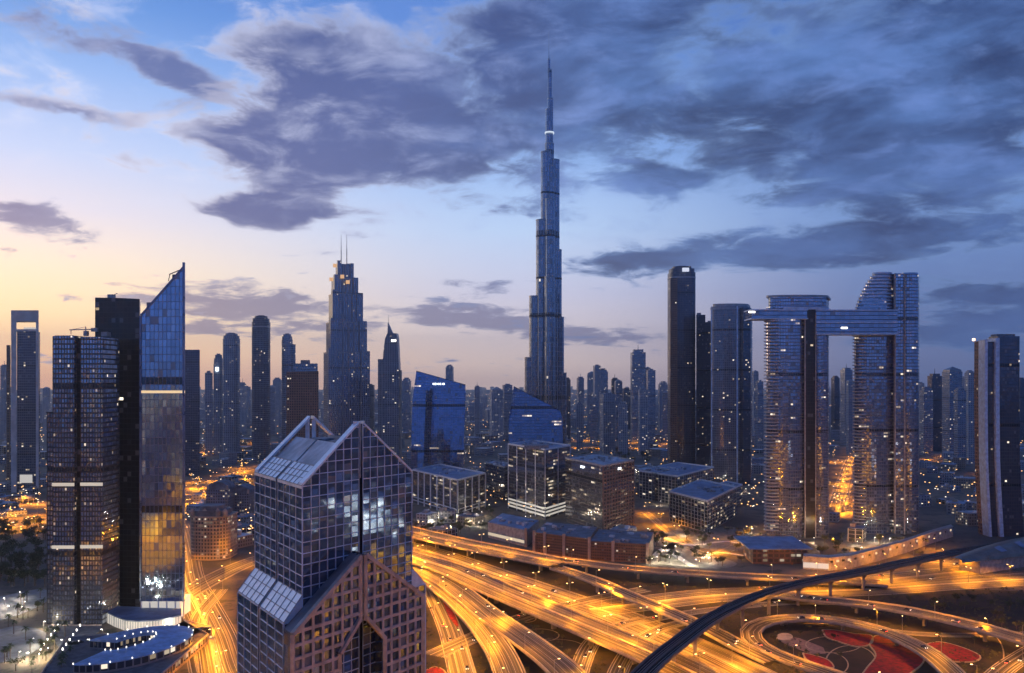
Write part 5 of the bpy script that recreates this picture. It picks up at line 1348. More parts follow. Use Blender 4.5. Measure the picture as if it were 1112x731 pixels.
# metro viaduct
def metro():
    pts = [(668,772,15),(700,731,15),(738,698,15),(779,669,15),(827,647,15),(875,633,15),(930,622.5,14.5),(990,610,14),(1040,600,13),(1090,592,13)]
    pl = spline([G(a,b,z) for a,b,z in pts]); N = normals(pl); wd = 10.6
    root = thing('metro_viaduct', 'dark curved metro viaduct sweeping over the interchange to the station', 'viaduct', (pl[20].x, pl[20].y, 0))
    tr = plain('track_bed', (0.016,0.018,0.022), .9, .3, .2, 0, .1)
    d = MB(); ribbon(d, pl, N, -wd/2, wd/2); d.build('track_deck', tr, root)
    g = MB(); ribbon(g, pl, N, wd/2, wd*.22, -.2, -2.4); ribbon(g, pl, N, wd*.22, -wd*.22, -2.4); ribbon(g, pl, N, -wd*.22, -wd/2, -2.4, -.2); g.build('box_girder', deck_c, root)
    for s_ in (-1, 1):
        q = MB(); a, b = (wd/2-.1, wd/2+.35) if s_ > 0 else (-wd/2-.35, -wd/2+.1)
        ribbon(q, pl, N, a, b, 1.5); ribbon(q, pl, N, b, b, 1.5, -.3); ribbon(q, pl, N, a, a, -.3, 1.5); q.build('parapet', plain('viaduct_parapet',(0.16,0.155,0.15),.8,.2,.2), root)
    for o in (-3.6,-2.1,2.1,3.6):
        q = MB(); ribbon(q, pl, N, o-.1, o+.1, .28); q.build('rail', steel, root)
    q = MB(); ribbon(q, pl, N, -.8, .8, .7); ribbon(q, pl, N, .8, .8, .7, 0); ribbon(q, pl, N, -.8, -.8, 0, .7); q.build('central_walkway', plain('walkway',(0.05,0.055,0.06),.6,.2,.2), root)
    s = 0; last = -10
    for i in range(1, len(pl)):
        s += (pl[i]-pl[i-1]).length
        if s-last > 32:
            last = s; c = pl[i]; q = MB(); z = c.z-2.4
            q.cyl(c.x, c.y, 0, z-2.2, 1.25, 1.25, 12); q.cyl(c.x, c.y, z-2.2, z, 1.25, 3.0, 12); q.build('pier', deck_c, root)
    ROADS.append((pl, N, wd, 0, 0, 'metro', 'm'))
metro()

# flower beds and paths inside the loop
red_m, t, p = mat('red_flowers')
g = t.n.new('ShaderNodeNewGeometry'); n1 = t.noise(g.outputs['Position'], .35, 5, .6)[0]; n2 = t.noise(g.outputs['Position'], 2.5, 4, .6)[0]
c = t.mix(t.sm(n1,.35,.65), (0.40,0.003,0.012,1), (0.16,0.003,0.006,1)); c = t.mix(t.m('MULTIPLY',t.sm(n2,.55,.75),.4), c, (0.10,0.02,0.01,1))
t.put(p.inputs['Base Color'], c); p.inputs['Roughness'].default_value = .9
gold_m = plain('bed_edging', (0.45,0.36,0.22), .8, .2, .3)
def bed(label, pts, edge=True, m_=None, z=.5):
    w_ = spline([G(a,b,z) for a,b in pts+[pts[0]]], 3.0)[:-1]
    b = MB(); b.prism([(p.x,p.y) for p in w_], 0, z); o = b.build('flower_bed', m_ or red_m); tag(o, label, 'flower bed', 'flower beds in the interchange')
    if edge:
        N = normals(w_); e = MB(); ww = w_+[w_[0]]; e_n = normals(ww); ribbon(e, ww, e_n, -.45, .45, .12); ribbon(e, ww, e_n, .45, .45, .12, -.5); ribbon(e, ww, e_n, -.45, -.45, -.5, .12); e.build('edging', gold_m, o)
bed('largest red flower bed inside the oval loop ramp', [(944,700),(952,690),(975,694),(998,708),(1003,718),(990,730),(960,745),(930,745),(940,727),(951,712)])
bed('red petal-shaped flower bed at the far end inside the oval loop', [(893,684),(905,684),(928,688),(946,690),(946,699),(930,702),(912,697),(898,692)])
bed('separate oval red flower bed to the right of the oval loop', [(1000,701),(1020,697),(1045,703),(1064,712),(1058,718),(1035,718),(1012,711)])
bed('narrow red flower bed between the curving ramps beside the gabled tower', [(481,654),(486,657),(494,668),(498,680),(494,678),(487,668)], False)
bed('red flower bed at the bottom edge by the foot of the gabled tower', [(462,728),(472,724),(482,728),(484,738),(462,740)])
bed('small dark red flower bed at the bottom inside the oval loop', [(872,709),(886,712),(900,717),(905,725),(890,722),(876,716)])
def ringpath(cx, cy, rx, ry, w_, z=.10, a0=0, a1=360, m_=None):
    pl = [Vector(G(cx+rx*cos(R(a0+(a1-a0)*i/40)), cy+ry*sin(R(a0+(a1-a0)*i/40)), z)) for i in range(41)]; N = normals(pl)
    mb = MB(); ribbon(mb, pl, N, -w_/2, w_/2); tag(mb.build('garden_path', m_ or gold_m), kind='structure')
ringpath(924, 718, 27, 17, .9); ringpath(905, 700, 30, 9, .8, .13); ringpath(895, 722, 26, 14, .8, .15, -90, 60); ringpath(585, 690, 22, 7, .8, .12); ringpath(600, 703, 34, 9, .7, .14, 180, 380)
ringpath(570, 672, 12, 4, .8, .15); ringpath(520, 648, 10, 7, .8, .15); ringpath(1068, 712, 22, 26, .8, .12, -70, 80)
pv = [G(a,b,.09) for a,b in ((846,690),(868,693),(894,703),(897,710),(880,710),(858,702),(846,696))]
pm = MB(); pm.face([tuple(v) for v in pv]); tag(pm.build('paved_path', plain('pink_paving',(0.30,0.2,0.15),.85,.3,.4)), kind='structure')
for a, b, r_x, r_y in ((852,693,9,4),):
    pl_ = [G(a+r_x*cos(2*pi*i/16), b+r_y*sin(2*pi*i/16), .14)[:2] for i in range(16)]
    q = MB(); q.prism(pl_, 0, 1.1); o = q.build('planter', barrier); tag(o, 'pale round raised planter inside the oval loop', 'planter')

def near_road(x, y, m=4):
    for pl, N, wd, med, z, kind, nm in ROADS:
        lim = (wd/2+m)**2
        for v in pl[::1]:
            if (v.x-x)**2+(v.y-y)**2 < lim + 20: return True
    return False

# ------------------------------------------------------------------ street lamps
def make_lamp(h, arms, label, name='street_lamp', power=14000, color=(1.0,0.335,0.008), arm=2.6, rad=.45, kind='SPOT'):
    r = thing(name, label, 'street lamp')
    p_ = MB(); p_.cyl(0,0,0,h,.20,.11,6); pole = p_.build('pole', steel, r)
    parts = [pole]; root_parts = parts
    for s_ in ((1,),(1,-1))[arms-1]:
        a = MB(); a.bar((0,0,h-.1),(s_*arm,0,h+.35),.12); ao = a.build('arm', steel, r)
        b = MB(); b.box(s_*arm-.55, s_*arm+.55, -.22, .22, h+.22, h+.42); bo = b.build('lamp_head', lamp_glow if color[2] < .3 else white_glow, ao)
        parts += [ao]; KIDS[ao.name] = [bo]
    L = bpy.data.lights.new('lamp_light', kind)
    if kind == 'SPOT': L.spot_size = R(170 if arms == 1 else 160); L.spot_blend = 0.3
    L.energy = power; L.color = color; L.shadow_soft_size = rad
    lo = bpy.data.objects.new('lamp_light', L); COL.objects.link(lo); lo.parent = r; lo.location = (0 if arms == 2 else arm, 0, h-.3)
    reg(r, *(parts+[lo])); return r
LN = [0]
METRO = [r_[0] for r_ in ROADS if r_[5] == 'metro'][0]
def place_lamps(proto_fn, pl, N, offs, sp, start, group, label, zlim=None, rot=None):
    s = 0; nxt = start; first = True
    for i in range(1, len(pl)):
        s += (pl[i]-pl[i-1]).length
        if s >= nxt:
            nxt += sp
            for o, flip in offs:
                c = pl[i]+N[i]*o
                if c.y > 60 and (abs(c.x/c.y) > .66) and proto_fn is not near: continue
                if proto_fn is near and (c.y > 385 or c.length > 800 or (abs(c.x) < 200 and c.y > 230)): continue
                if any((m_.x-c.x)**2+(m_.y-c.y)**2 < 81 for m_ in METRO): continue
                ang = math.atan2(N[i].y, N[i].x) + (pi if flip else 0)
                proto_fn(c, ang, group, label)
PROTO = {}
def lamp_at(key, args):
    def f(c, ang, group, label):
        if key not in PROTO:
            PROTO[key] = make_lamp(**args); r = PROTO[key]; r.location = c; r.rotation_euler = (0,0,ang); r['group'] = group
            if label: r['label'] = label
        else: r = dup(PROTO[key], c, ang, 1.0, label or None, group)
        LN[0] += 1
    return f
single = lamp_at('single', dict(h=11, arms=1, label='tall single-arm street lamp glowing orange beside an interchange road', power=24000))
single_b = lamp_at('single_b', dict(h=11, arms=1, label='tall single-arm street lamp glowing orange beside an interchange road', power=20000, kind='POINT'))
SB = [0]
def single_mix(*a):
    SB[0] += 1; (single_b if SB[0] % 4 == 1 else single)(*a)
double = lamp_at('double', dict(h=12, arms=2, label='tall double-arm street lamp glowing orange in the middle of a wide road', power=58000))
far = lamp_at('far', dict(h=14, arms=2, label='street lamp glowing orange on a distant city street', power=80000, rad=1.0))
near = lamp_at('near', dict(h=25, arms=2, label='high-mast lamp glowing orange on a road reflected in the glass towers', power=2300000, rad=1.5))  # masts added out of view to brighten the ground mirrored in the glass
for pl, N, wd, med, z, kind, nm in ROADS:
    if kind == 'metro': continue
    if kind == 'near': place_lamps(near, pl, N, [(0,False)], 175, 20, 'lamps on the near roads', '')
    elif nm == 'street' and pl[0].y > 830: place_lamps(far, pl, N, [(0,False)], 85, 15, 'lamps on the far streets', '')
    elif med: place_lamps(double, pl, N, [(0,False)], 44, 12, 'double-arm lamps of the interchange', '')
    else: place_lamps(single_mix, pl, N, [(-wd/2-.1,False)], 54, 14, 'single-arm lamps of the interchange', '')
# ------------------------------------------------------------------ city fabric behind the interchange
low_fm = [gl_res, gl_pale, gl_white, gl_far, facade('warm_lowrise', (0.07,0.06,0.05), (0.30,0.27,0.24), 3.2, 3.4, .45, .45, .22, 2.0, metal=.15, rough=.35)]
low_rm = [roof_grey, roof_blue, roof_pale, roof_dark, roof_blue]
desc = ['grey', 'cream', 'white', 'blue-grey', 'sand-coloured']
rdesc = {'roof_grey':'grey', 'roof_blue':'bluish', 'roof_pale':'pale', 'roof_dark':'dark'}
nlow = 0
def lowrise(x, y, wd, dp, h, rot, zone):
    global nlow
    i = random.randrange(5); rm = random.choice(low_rm)
    pl = rbox(x, y, wd, dp, rot)
    kind = 'low_building' if h < 13 else 'mid_rise'
    if NK[kind] >= 285: return
    NK[kind] += 1
    root = thing(kind, f'{desc[i]} {"low block" if h<13 else "mid-rise block"} with {rdesc[rm.name]} flat roof {zone}', 'building', (x, y, 0), f'{"low blocks" if h<13 else "mid-rise blocks"} {zone}')
    f = MB(); f.prism(pl, 0, h); f.build('wall', low_fm[i], root)
    r = MB(); r.prism(inset(pl,.94), h, h+.3); ro = r.build('roof', rm, root)
    if y < 1700:
        for k in range(random.randint(1,4)):
            q = MB(); q.prism(rbox(x+random.uniform(-.3,.3)*wd, y+random.uniform(-.3,.3)*dp, random.uniform(3,7), random.uniform(3,6), rot), h+.3, h+random.uniform(1.8,4)); q.build('rooftop_plant', random.choice([plant_m, roof_pale, sand_wall]), ro)
    take(pl, 2); nlow += 1
def zone_of(px, y):
    a = 'left of the gabled tower' if px < 330 else 'behind the gabled tower' if px < 480 else 'around the glass offices' if px < 720 else 'around the sky bridge towers'
    return a if y < 1500 else a + ', far off'
NK = {'low_building':0, 'mid_rise':0}
for _ in range(26000):
    if nlow > 520: break
    D = 830 + 2300*random.random()**1.5
    px = random.uniform(-30, 1140); py = HOR + H*F/D
    x, y = XD(px, D)
    if 430 < px < 1120 and py > 588: continue
    if px < 60 and py > 560: continue
    if 700 < px < 830 and py > 566: continue          # gardens
    if 615 < px < 705 and 474 < py < 505: continue    # park beside the lit boulevard
    r = (11 + D*.006); wd, dp = random.uniform(.8,1.9)*r, random.uniform(.8,1.6)*r
    if not free(x, y, max(wd,dp)*.50) or near_road(x, y, max(wd,dp)*.55): continue
    h = random.choice([5,6,7,8,9,10,12,14,16,20]) + (random.uniform(0,14) if D > 1300 and random.random() < .5 else 0)
    if px < 360 and D < 1500: h = random.uniform(5, 11)
    lowrise(x, y, wd, dp, h, R(random.choice([-32,-32,-28,10])), zone_of(px, D))

# skyline of distant towers: (left px, right px, top row, distance)
SKY = [(484,492,396,3000),(505,515,412,2400),(515,521,418,2500),(521,528,408,2600),(532,546,420,2300),(546,556,418,2350),(538,548,410,3200),
 (613,620,410,2300),(620,627,416,2500),(627,634,408,2900),(634,641,414,2400),(638,648,403,2800),(645,652,397,2600),(650,660,400,2650),(655,666,405,2550),(664,672,409,2700),(668,676,412,2400),
 (653,668,428,1900),(672,683,436,1850),(686,702,377,2300),(700,708,398,2400),(703,712,402,2000),(708,718,412,2200),(716,726,414,2600),(694,704,420,1900),(720,729,424,2300),(676,686,422,2900),(641,650,432,2200),(626,634,436,2000),
 (818,824,402,2300),(822,829,414,2100),(905,912,408,2400),(911,917,418,2700),(916,926,398,2200),(921,928,412,1900),
 (998,1004,416,2400),(1003,1014,420,1900),(1012,1024,404,2000),(1024,1030,418,2100),(1030,1046,398,1800),(1046,1052,410,2300),(1051,1059,402,1700),(1040,1050,420,1600),
 (488,498,424,2900),(556,566,424,2700),(296,304,410,3000),(322,332,412,3100),(258,266,414,2600),(290,298,418,2600),(398,406,418,2600),(436,446,410,2700),(0,6,395,2400),(46,52,420,2600),(262,270,420,3200),(1106,1116,410,2300)]
SD = ['with a stepped crown','with a flat top','with a pointed cap','with a slim mast']
SKY = [s_ for s_ in SKY if s_ not in ((505,515,412,2400),(521,528,408,2600),(538,548,410,3200),(620,627,416,2500),(634,641,414,2400),(655,666,405,2550),(708,718,412,2200),(911,917,418,2700),(322,332,412,3100),(1024,1030,418,2100))]
for i, (a, b, yt, D) in enumerate(SKY):
    fm = [gl_far, gl_res, gl_pale, gl_far, gl_dark][i%5]; k = D/F; wd = (b-a)*k; c = ((a+b)/2-CX)*k; zt = ZD(yt, D); ty = (i*7)%4
    side = ('under the sunset glow' if a < 345 else 'left of the supertall spire' if a < 560 else 'right of the supertall spire' if a < 760 else 'behind the sky bridge towers' if a < 990 else 'near the right edge')
    col = ['slate-blue glass','grey','pale','blue-grey','dark glass'][i%5]
    root = thing('distant_tower', f'{col} distant tower {SD[ty]} {side}', 'tower', (c, D+wd/2, 0), 'distant towers on the skyline')
    pl = rbox(c, D+wd*.5, wd*.92, wd*.9, R(random.choice([0,12,-20,30])*.4))
    h0 = zt-(0 if ty == 1 else wd*.35)
    f = MB(); f.prism(pl, 0, h0); f.build('facade', fm, root)
    q = MB()
    if ty == 0: q.prism(inset(pl,.78), h0, h0+wd*.2); q.prism(inset(pl,.5), h0+wd*.2, zt)
    elif ty == 1: q.prism(inset(pl,.5), zt, zt+3)
    elif ty == 2:
        ip = inset(pl,.9); q.prism(ip, h0, h0+wd*.12); top = (c, D+wd*.5, zt)
        for j in range(4): q.face([(*ip[j],h0+wd*.12),(*ip[(j+1)%4],h0+wd*.12),top])
    else: q.prism(inset(pl,.7), h0, h0+wd*.2); q.cyl(c, D+wd*.5, h0+wd*.2, zt+8, .9, .4, 5)
    q.build('roof_cap', fm if ty != 2 else steel, root); take(pl, 2)

# far-off city that reads as one mass
rs = random.Random(5); fc = MB()
for _ in range(3600):
    D = 3000 + 10500*rs.random()**1.4; px = rs.uniform(-40,1150); x, y = XD(px, D)
    w_ = rs.uniform(18,60); h = rs.uniform(5,16) + (rs.random()**8)*70
    fc.prism(rbox(x, y, w_, w_*rs.uniform(.5,1.2), rs.uniform(0,1.5)), 0, h)
tag(fc.build('distant_city', gl_far), 'hazy mass of far-off buildings along the whole horizon', 'city', kind='stuff')
rs = random.Random(8); pts_ = MB(); cold = MB()
for _ in range(5200):
    D = 900 + 9000*rs.random()**1.8; px = rs.uniform(-20,1130); py = HOR+H*F/D
    if py > 560 and px > 440: continue
    x, y = XD(px + rs.gauss(0,2), D); s_ = .35 + D*.00022
    (pts_ if rs.random() < .72 else cold).box(x-s_, x+s_, y-s_, y+s_, 11-s_*.6, 11+s_*.6)
for _ in range(0): pass
tag(pts_.build('city_lights', glow('far_lamp', (1.0,0.50,0.16), 3.2)), 'countless warm pinprick lamps scattered through the streets behind', 'lights', kind='stuff')
tag(cold.build('city_lights', glow('far_lamp_white', (1.0,0.86,0.66), 2.2)), 'countless white pinprick lamps scattered through the streets behind', 'lights', kind='stuff')

# towers on the viewer's side of the road (seen only as reflections in the glass)
for i, (x, y, w_, h) in enumerate(((-330,-220,40,150),(-790,-100,45,110),(-150,-260,50,170),(60,-320,46,130),(-760,40,50,190),(-600,-300,150,152))):
    f = tower('opposite_tower', ['grey','cream','white','sand-coloured','blue-grey','brown'][i]+' tower on the near side of the road, mirrored in the glass towers', rbox(x,y,w_,w_*.8,.3*i), h, [gl_res,gl_pale,gl_white,gl_brown,gl_far,facade('cream_lit',(0.3,0.25,0.2),(0.5,0.42,0.32),7.0,3.8,.3,.3,.62,4.2,(1.0,.8,.5),metal=.2,rough=.4)][i])

rs = random.Random(21); bc = MB()
for _ in range(1300):
    a = rs.uniform(0,2*pi); d = 500+3500*rs.random()**1.3; x, y = cos(a)*d, sin(a)*d
    if y > 0 and abs(x)/y < .78: continue
    if math.hypot(x, y) < 260: continue
    w_ = rs.uniform(20,55); bc.prism(rbox(x, y, w_, w_*rs.uniform(.5,1.2), rs.uniform(0,1.5)), 0, rs.uniform(10,40)+(rs.random()**4)*(140 if y < 0 else 60))
for _ in range(46):
    x, y = rs.choice((rs.uniform(-460,-80), rs.uniform(40,420))), rs.uniform(70,315)
    w_ = rs.uniform(16,40); bc.prism(rbox(x, y, w_, w_*rs.uniform(.5,1.2), rs.uniform(0,1.5)), 0, rs.uniform(8,32))
bc.uv = [(v[0]*.7+v[1]*.7, v[2]) for fc_ in bc.f for v in (bc.v[i] for i in fc_)]
tag(bc.build('city_behind', facade('mirrored_city', (0.1,0.13,0.2), (0.26,0.30,0.36), 3.6, 3.6, .45, .45, .25, 3.0, metal=.2, rough=.4)), 'mass of pale buildings across the road, seen only mirrored in the glass', 'city', kind='stuff')

root = thing('reflection_hall', 'white-lit hall off to the right, seen only mirrored in the gabled tower', 'hall', (560, 320, 0))  # glowing hall added out of view for the bright patch in the tower glass
q = MB(); q.prism(rbox(560,320,70,50,1.45), 0, 52); q.build('lit_wall', facade('hall_glow', (.2,.2,.25), (.4,.42,.45), 6, 4, .12, .3, .9, 22.0, (.75,.87,1.0), metal=.3, rough=.3), root)
q = MB(); q.prism(rbox(560,320,76,56,1.45), 52, 54); q.build('roof', roof_pale, root)

# ------------------------------------------------------------------ trees
leaf = [plain('leaf_dark', (0.045,0.06,0.022), .75, .5, .9), plain('leaf_olive', (0.07,0.075,0.03), .75, .5, .9), plain('leaf_palm', (0.06,0.08,0.03), .7, .5, .9)]
bark = plain('bark', (0.12,0.085,0.06), .9, .3, 1.0)
def make_tree(h, r, m_, label, seed):
    rg = random.Random(seed); root = thing('tree', label, 'tree')
    t_ = MB(); t_.cyl(0,0,0,h*.5,.28,.18,6)
    for k in range(4):
        a = k*1.6+rg.random(); t_.bar((0,0,h*(.35+.04*k)), (cos(a)*r*.5, sin(a)*r*.5, h*(.6+.05*k)), .12)
    tr = t_.build('trunk', bark, root)
    c = MB(); cl = [(rg.gauss(0,.42)*r, rg.gauss(0,.42)*r, h*(.62+rg.random()*.3), r*rg.uniform(.32,.55)) for _ in range(9)]
    for (x, y, z, q) in cl:
        for _ in range(46):
            d = Vector((rg.gauss(0,1), rg.gauss(0,1), rg.gauss(0,.8))).normalized()*q*(rg.random()**.4)
            p_ = Vector((x,y,z))+d; a = Vector((rg.gauss(0,1),rg.gauss(0,1),rg.gauss(0,1))).normalized(); b = a.orthogonal().normalized(); s_ = rg.uniform(.25,.5)
            c.face([p_-a*s_, p_+b*s_*.7, p_+a*s_, p_-b*s_*.7])
    cr = c.build('crown', m_, root); reg(root, tr, cr); return root
def make_palm(h, label, seed):
    rg = random.Random(seed); root = thing('palm_tree', label, 'palm tree')
    t_ = MB(); t_.cyl(0,0,0,h,.26,.18,6); tr = t_.build('trunk', bark, root)
    c = MB()
    for k in range(20):
        a = k*2.4; el_ = rg.uniform(-.2,1.0); prev = Vector((0,0,h)); d = Vector((cos(a)*cos(el_), sin(a)*cos(el_), sin(el_))); n = Vector((-sin(a),cos(a),0))
        for j in range(4):
            nxt = prev+d*.85; d.z -= .33; d.normalize(); w0, w1 = (.1,.45,.45,.3)[j], (.45,.45,.3,.03)[j]
            c.face([prev-n*w0, prev+n*w0, nxt+n*w1, nxt-n*w1]); prev = nxt
    cr = c.build('crown', leaf[2], root); reg(root, tr, cr); return root
T0 = make_tree(9, 4.2, leaf[0], 'dark rounded tree in the interchange and gardens', 1)
T1 = make_tree(7, 3.4, leaf[1], 'olive-green smaller tree in the interchange and gardens', 2)
T2 = make_palm(8, 'feather-crowned palm tree beside the plazas', 3)
used = {id(T0):0}
first = {0:True,1:True,2:True}
NT_ = [0]
def plant(k, x, y, sc, group, label):
    pr = (T0,T1,T2)[k]
    if first[k]:
        pr.location = (x,y,0); pr.scale = (sc,)*3; pr['group'] = group; pr['label'] = label; first[k] = False
    else: dup(pr, (x,y,0), random.uniform(0,6.28), sc, label, group)
    NT_[0] += 1
def scatter(n, px0, px1, py0, py1, kinds, group, labels, sc=(.7,1.3), m=1.0):
    k_ = 0
    for _ in range(n*12):
        if k_ >= n: break
        px, py = random.uniform(px0,px1), random.uniform(py0,py1); x, y, _z = G(px,py)
        if near_road(x, y, m) or not free(x, y, -3): continue
        k = random.choice(kinds); plant(k, x, y, random.uniform(*sc), group[k] if isinstance(group, dict) else group, labels[k]); k_ += 1
L3 = lambda s_: {0:'dark rounded tree '+s_, 1:'olive-green tree '+s_, 2:'feather-crowned palm '+s_}
scatter(62, 0, 50, 572, 640, [0,0,1], 'dense grove at the left edge', L3('in the dense dark grove at the left edge'), (1.0,1.7))
scatter(44, 0, 80, 645, 735, [2,2,1], 'palms of the left gardens', L3('in the lit gardens at the bottom left'), (.7,1.1))
scatter(14, 195, 240, 655, 705, [2,0], 'trees by the horseshoe building', L3('beside the horseshoe building'), (.7,1.1))
scatter(60, 700, 830, 568, 615, [0,1,1,2], 'trees of the white gardens', L3('in the pale gardens behind the flyover'), (.7,1.2))
scatter(24, 830, 1010, 583, 606, [0,1,2], 'trees at the feet of the bridge towers', L3('at the feet of the sky bridge towers'), (.8,1.2))
scatter(30, 450, 545, 555, 585, [0,1], 'trees by the low office', L3('around the low colonnaded office'), (.8,1.2))
scatter(34, 615, 705, 492, 506, [0,1], 'trees of the boulevard park', L3('in the park before the bright boulevard'), (1.2,2.0))
scatter(20, 985, 1112, 655, 700, [0,1], 'trees in the interchange', L3('on the dark verge right of the loop ramp'), (.5,.9))
scatter(12, 840, 935, 682, 720, [1], 'trees in the interchange', L3('inside the oval loop'), (.35,.6))
scatter(10, 540, 620, 675, 715, [0,1], 'trees in the interchange', L3('in the dark gap between the flyovers'), (.4,.7))

# pale garden terraces behind the flyover
pave = plain('pale_paving', (0.20,0.20,0.18), .8, .3, .2)
for pts in ([(706,612),(730,590),(760,600),(800,612),(770,618)], [(745,585),(790,572),(826,586),(800,598),(765,596)], [(712,588),(735,574),(748,580),(728,598)], [(905,590),(935,575),(985,584),(960,598),(925,602)]):
    w_ = spline([G(a,b) for a,b in pts+[pts[0]]], 6)[:-1]
    q = MB(); q.prism([(v.x,v.y) for v in w_], 0, .25); tag(q.build('garden_terrace', pave), kind='structure')
for pts in ([(708,606),(722,596),(738,606),(752,615)], [(722,584),(750,592),(790,588),(820,596)], [(760,606),(780,600),(812,604)]):
    pl = spline([G(a,b,.32) for a,b in pts], 5); N = normals(pl); mb = MB(); ribbon(mb, pl, N, -3.0, 3.0); tag(mb.build('garden_walk', plain('white_walk',(0.62,0.60,0.56),.8,.2,.2)), kind='structure')
# garden terraces at the bottom left
for pts in ([(0,648),(46,640),(52,652),(20,668),(-20,676)], [(-20,690),(20,680),(52,690),(30,712),(-20,720)], [(52,680),(84,668),(110,682),(70,706)]):
    w_ = spline([G(a,b) for a,b in pts+[pts[0]]], 6)[:-1]
    q = MB(); q.prism([(v.x,v.y) for v in w_], 0, .25); tag(q.build('garden_terrace', plain('blue_paving',(0.14,0.16,0.19),.6,.3,.2)), kind='structure')

# cars on the roads
def make_car(paintc, nm, label):
    r = thing('car', label, 'car'); body_m = plain(nm, paintc, .3, .1, 1.0, .3, .6)
    def prof(pts, w_, name, m_, dx=0):
        b = MB(); n = len(pts)
        b.face([(x, -w_/2, z) for x, z in pts]); b.face([(x, w_/2, z) for x, z in reversed(pts)])
        for i in range(n):
            p0, p1 = pts[i], pts[(i+1)%n]; b.face([(p0[0],w_/2,p0[1]),(p1[0],w_/2,p1[1]),(p1[0],-w_/2,p1[1]),(p0[0],-w_/2,p0[1])][::-1])
        return b.build(name, m_, r)
    body = prof([(-2.3,.35),(2.25,.35),(2.3,.75),(1.2,.95),(-1.7,1.0),(-2.3,.9)], 1.8, 'body', body_m)
    cab = prof([(1.15,.95),(.45,1.42),(-1.0,1.45),(-1.75,1.0)], 1.55, 'cabin', plain('car_glass',(.03,.035,.04),.1,.1,1.,.4,.6))
    parts = [body, cab]
    for x in (-1.4, 1.4):
        for y in (-.85, .85):
            q = MB(); q.v = []; n = 10
            for s_ in (-.11, .11):
                q.face([(x+.33*cos(2*pi*i/n)*(1), y+s_, .33+.33*sin(2*pi*i/n)) for i in (range(n) if s_ < 0 else reversed(range(n)))])
            for i in range(n):
                a0, a1 = 2*pi*i/n, 2*pi*(i+1)/n; q.face([(x+.33*cos(a0),y-.11,.33+.33*sin(a0)),(x+.33*cos(a1),y-.11,.33+.33*sin(a1)),(x+.33*cos(a1),y+.11,.33+.33*sin(a1)),(x+.33*cos(a0),y+.11,.33+.33*sin(a0))][::-1])
            parts.append(q.build('wheel', dark_steel, r))
    for y in (-.62, .62):
        q = MB(); q.box(2.22,2.36,y-.2,y+.2,.55,.78); parts.append(q.build('headlight', glow('headlight_glow',(1,.9,.7),7), r))
        q = MB(); q.box(-2.36,-2.27,y-.2,y+.2,.62,.86); parts.append(q.build('taillight', glow('taillight_glow',(1,.05,.02),8), r))
    reg(r, *parts); return r
CARP = [make_car((.5,.5,.5),'white_car_paint','pale car driving with its lamps lit on the interchange roads'), make_car((.05,.05,.06),'black_car_paint','dark car driving with its lamps lit on the interchange roads'), make_car((.22,.23,.25),'grey_car_paint','grey car driving with its lamps lit on the interchange roads')]
cf = [True]*3; nc = 0; CARS = []
rr = random.Random(4); deck = [r_ for r_ in ROADS if r_[5] != 'metro' and r_[5] != 'near' and r_[0][0].y < 1000 and r_[2] >= 11]
for _ in range(400):
    if nc >= 80: break
    pl, N, wd, med, z, kind, nm = rr.choice(deck); i = rr.randrange(2, len(pl)-2)
    c0 = pl[i]
    if c0.y < 490 or abs(c0.x/c0.y) > .6: continue
    sd_ = rr.choice((-1,1)); o = sd_*rr.uniform(med/2+2.6, wd/2-2.8) if med else rr.uniform(-wd/2+2.8, wd/2-2.8)
    if not med: sd_ = 1 if o > 0 else -1
    d = (pl[i+1]-pl[i]).normalized(); ang = math.atan2(d.y, d.x) + (pi if sd_ < 0 else 0)
    if any((q_.location-(c0+N[i]*o)).length < 10 for q_ in CARS): continue
    k = rr.randrange(3); p_ = c0+N[i]*o+Vector((0,0,.05))
    if cf[k]: CARP[k].location = p_; CARP[k].rotation_euler = (0,0,ang); CARP[k]['group'] = 'cars on the interchange roads'; cf[k] = False; CARS.append(CARP[k])
    else: CARS.append(dup(CARP[k], p_, ang, 1.0, None, 'cars on the interchange roads'))
    nc += 1

# low shrubs on the verges
rg = random.Random(9); sh = MB()
for _ in range(5200):
    px, py = rg.uniform(440,1112), rg.uniform(626,731); x, y, _z = G(px,py)
    ok = True
    for pl, N, wd, med, z, kind, nm in ROADS:
        if kind in ('metro','near'): continue
        for v_ in pl[::2]:
            if (v_.x-x)**2+(v_.y-y)**2 < (wd/2+4)**2: ok = False; break
        if not ok: break
    if not ok or (870 < px < 1010 and 682 < py) : continue
    r_ = rg.uniform(.4,1.1)
    for _k in range(9):
        d = Vector((rg.gauss(0,.5),rg.gauss(0,.5),abs(rg.gauss(.4,.3))))*r_; a = Vector((rg.gauss(0,1),rg.gauss(0,1),rg.gauss(0,1))).normalized()*r_*.45; b = a.orthogonal()
        c = Vector((x,y,0))+d; sh.face([c-a,c+b,c+a,c-b])
tag(sh.build('verge_shrubs', leaf[1]), 'low shrubs scattered over the dark verges between the ramps', 'shrubs', kind='stuff')

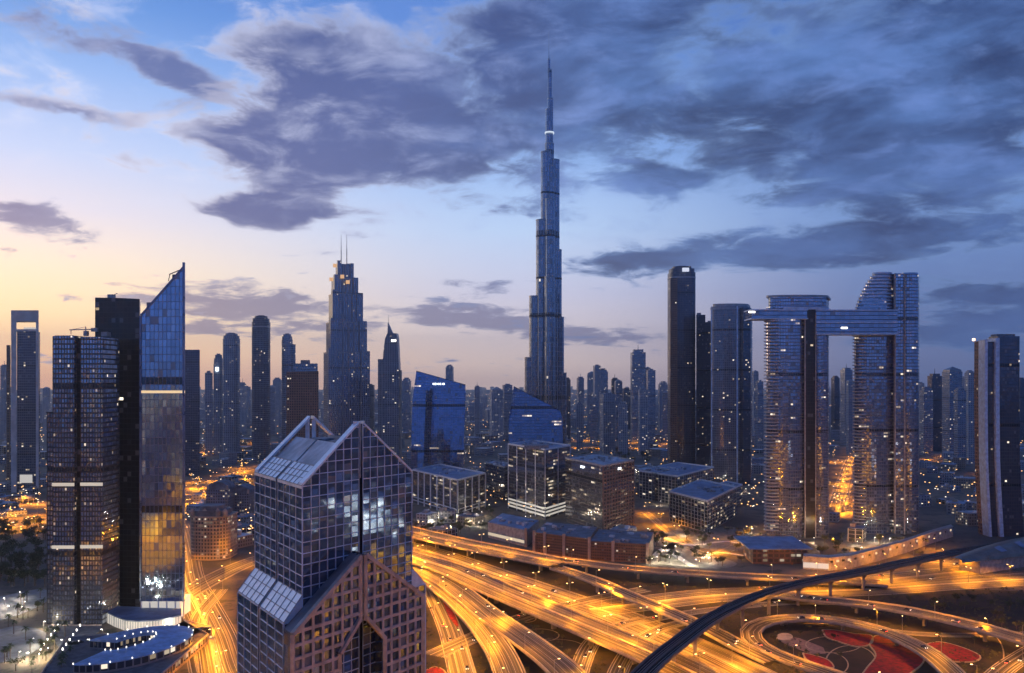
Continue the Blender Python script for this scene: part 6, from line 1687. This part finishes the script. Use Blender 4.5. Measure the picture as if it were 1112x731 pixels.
# white lamps of gardens and plazas
wl = lamp_at('white', dict(h=5, arms=1, label='short white garden lamp standing on a plaza', name='garden_lamp', power=5200, color=(1.0,.80,.52), arm=.8, rad=.3, kind='POINT'))
for n, (a,b,c,d), gname in ((16,(702,828,572,616),'garden lamps behind the flyover'),(10,(840,1000,584,604),'garden lamps by the bridge towers'),(13,(2,70,646,730),'garden lamps at the bottom left'),(8,(80,232,655,712),'garden lamps by the horseshoe building'),(8,(455,545,556,583),'garden lamps by the low office'),(5,(560,610,560,572),'garden lamps by the framed office'),(16,(455,830,508,566),'garden lamps in the streets between the offices')):  # the last group is added to brighten the middle distance
    k = 0
    for _ in range(200):
        if k >= n: break
        x, y, _z = G(random.uniform(a,b), random.uniform(c,d))
        if not free(x,y,-6) or near_road(x,y,1): continue
        wl(Vector((x,y,0)), random.uniform(0,6), gname, 'short white lamp among the '+gname.replace('garden lamps ','garden lamps ')); k += 1
for px, py in ((888,627),(925,625),(962,616),(992,607),(1016,598),(250,612),(846,598),(872,603),(906,598),(935,597),(960,596)):  # lamps added to throw warm light on the facades close by
    x, y, _z = G(px, py); single_b(Vector((x,y,0)), R(90), 'single-arm lamps of the interchange', '')
for n, a, b, c, d in ((9,200,282,484,560),(7,0,50,540,585),(5,1000,1056,486,506),(4,904,924,500,560),(5,620,700,478,490),(4,130,200,470,520)):
    k = 0
    for _ in range(300):
        if k >= n: break
        x, y, _z = G(random.uniform(a,b), random.uniform(c,d))
        if not free(x,y,-4): continue
        far(Vector((x,y,0)), random.uniform(0,6), 'lamps on the far streets', ''); k += 1
# scattered lamps over the middle distance
k = 0
for _ in range(600):
    if k >= 4: break
    D = random.uniform(1000,2300); px = random.uniform(0,1112); x, y = XD(px, D)
    if not free(x,y,4): continue
    far(Vector((x,y,0)), random.uniform(0,6), 'lamps on the far streets', ''); k += 1
print('LAMPS', {k_: sum(1 for o_ in bpy.data.objects if o_.type=='EMPTY' and o_.name.startswith(v_.name.split('.')[0]) and (o_.get('label')==v_.get('label'))) for k_, v_ in PROTO.items()})
print('COUNTS low', nlow, 'lamps', LN[0], 'trees', NT_[0])

# ------------------------------------------------------------------ the dusk air
hz = MB(); hz.box(-14500, 14500, -6500, 14500, -1.0, 860.0)
ho = hz.build('haze', plain('haze_tmp', (1,1,1)))
m = bpy.data.materials.new('haze_air'); m.use_nodes = True; m.node_tree.nodes.clear(); t = NT(m.node_tree)
o = t.n.new('ShaderNodeOutputMaterial'); v = t.n.new('ShaderNodeVolumePrincipled')
v.inputs['Color'].default_value = (0.74,0.87,1.0,1); v.inputs['Density'].default_value = 0.00007; v.inputs['Anisotropy'].default_value = 0.7
t.l.new(v.outputs[0], o.inputs['Volume']); ho.data.materials.clear(); ho.data.materials.append(m); tag(ho, kind='stuff')
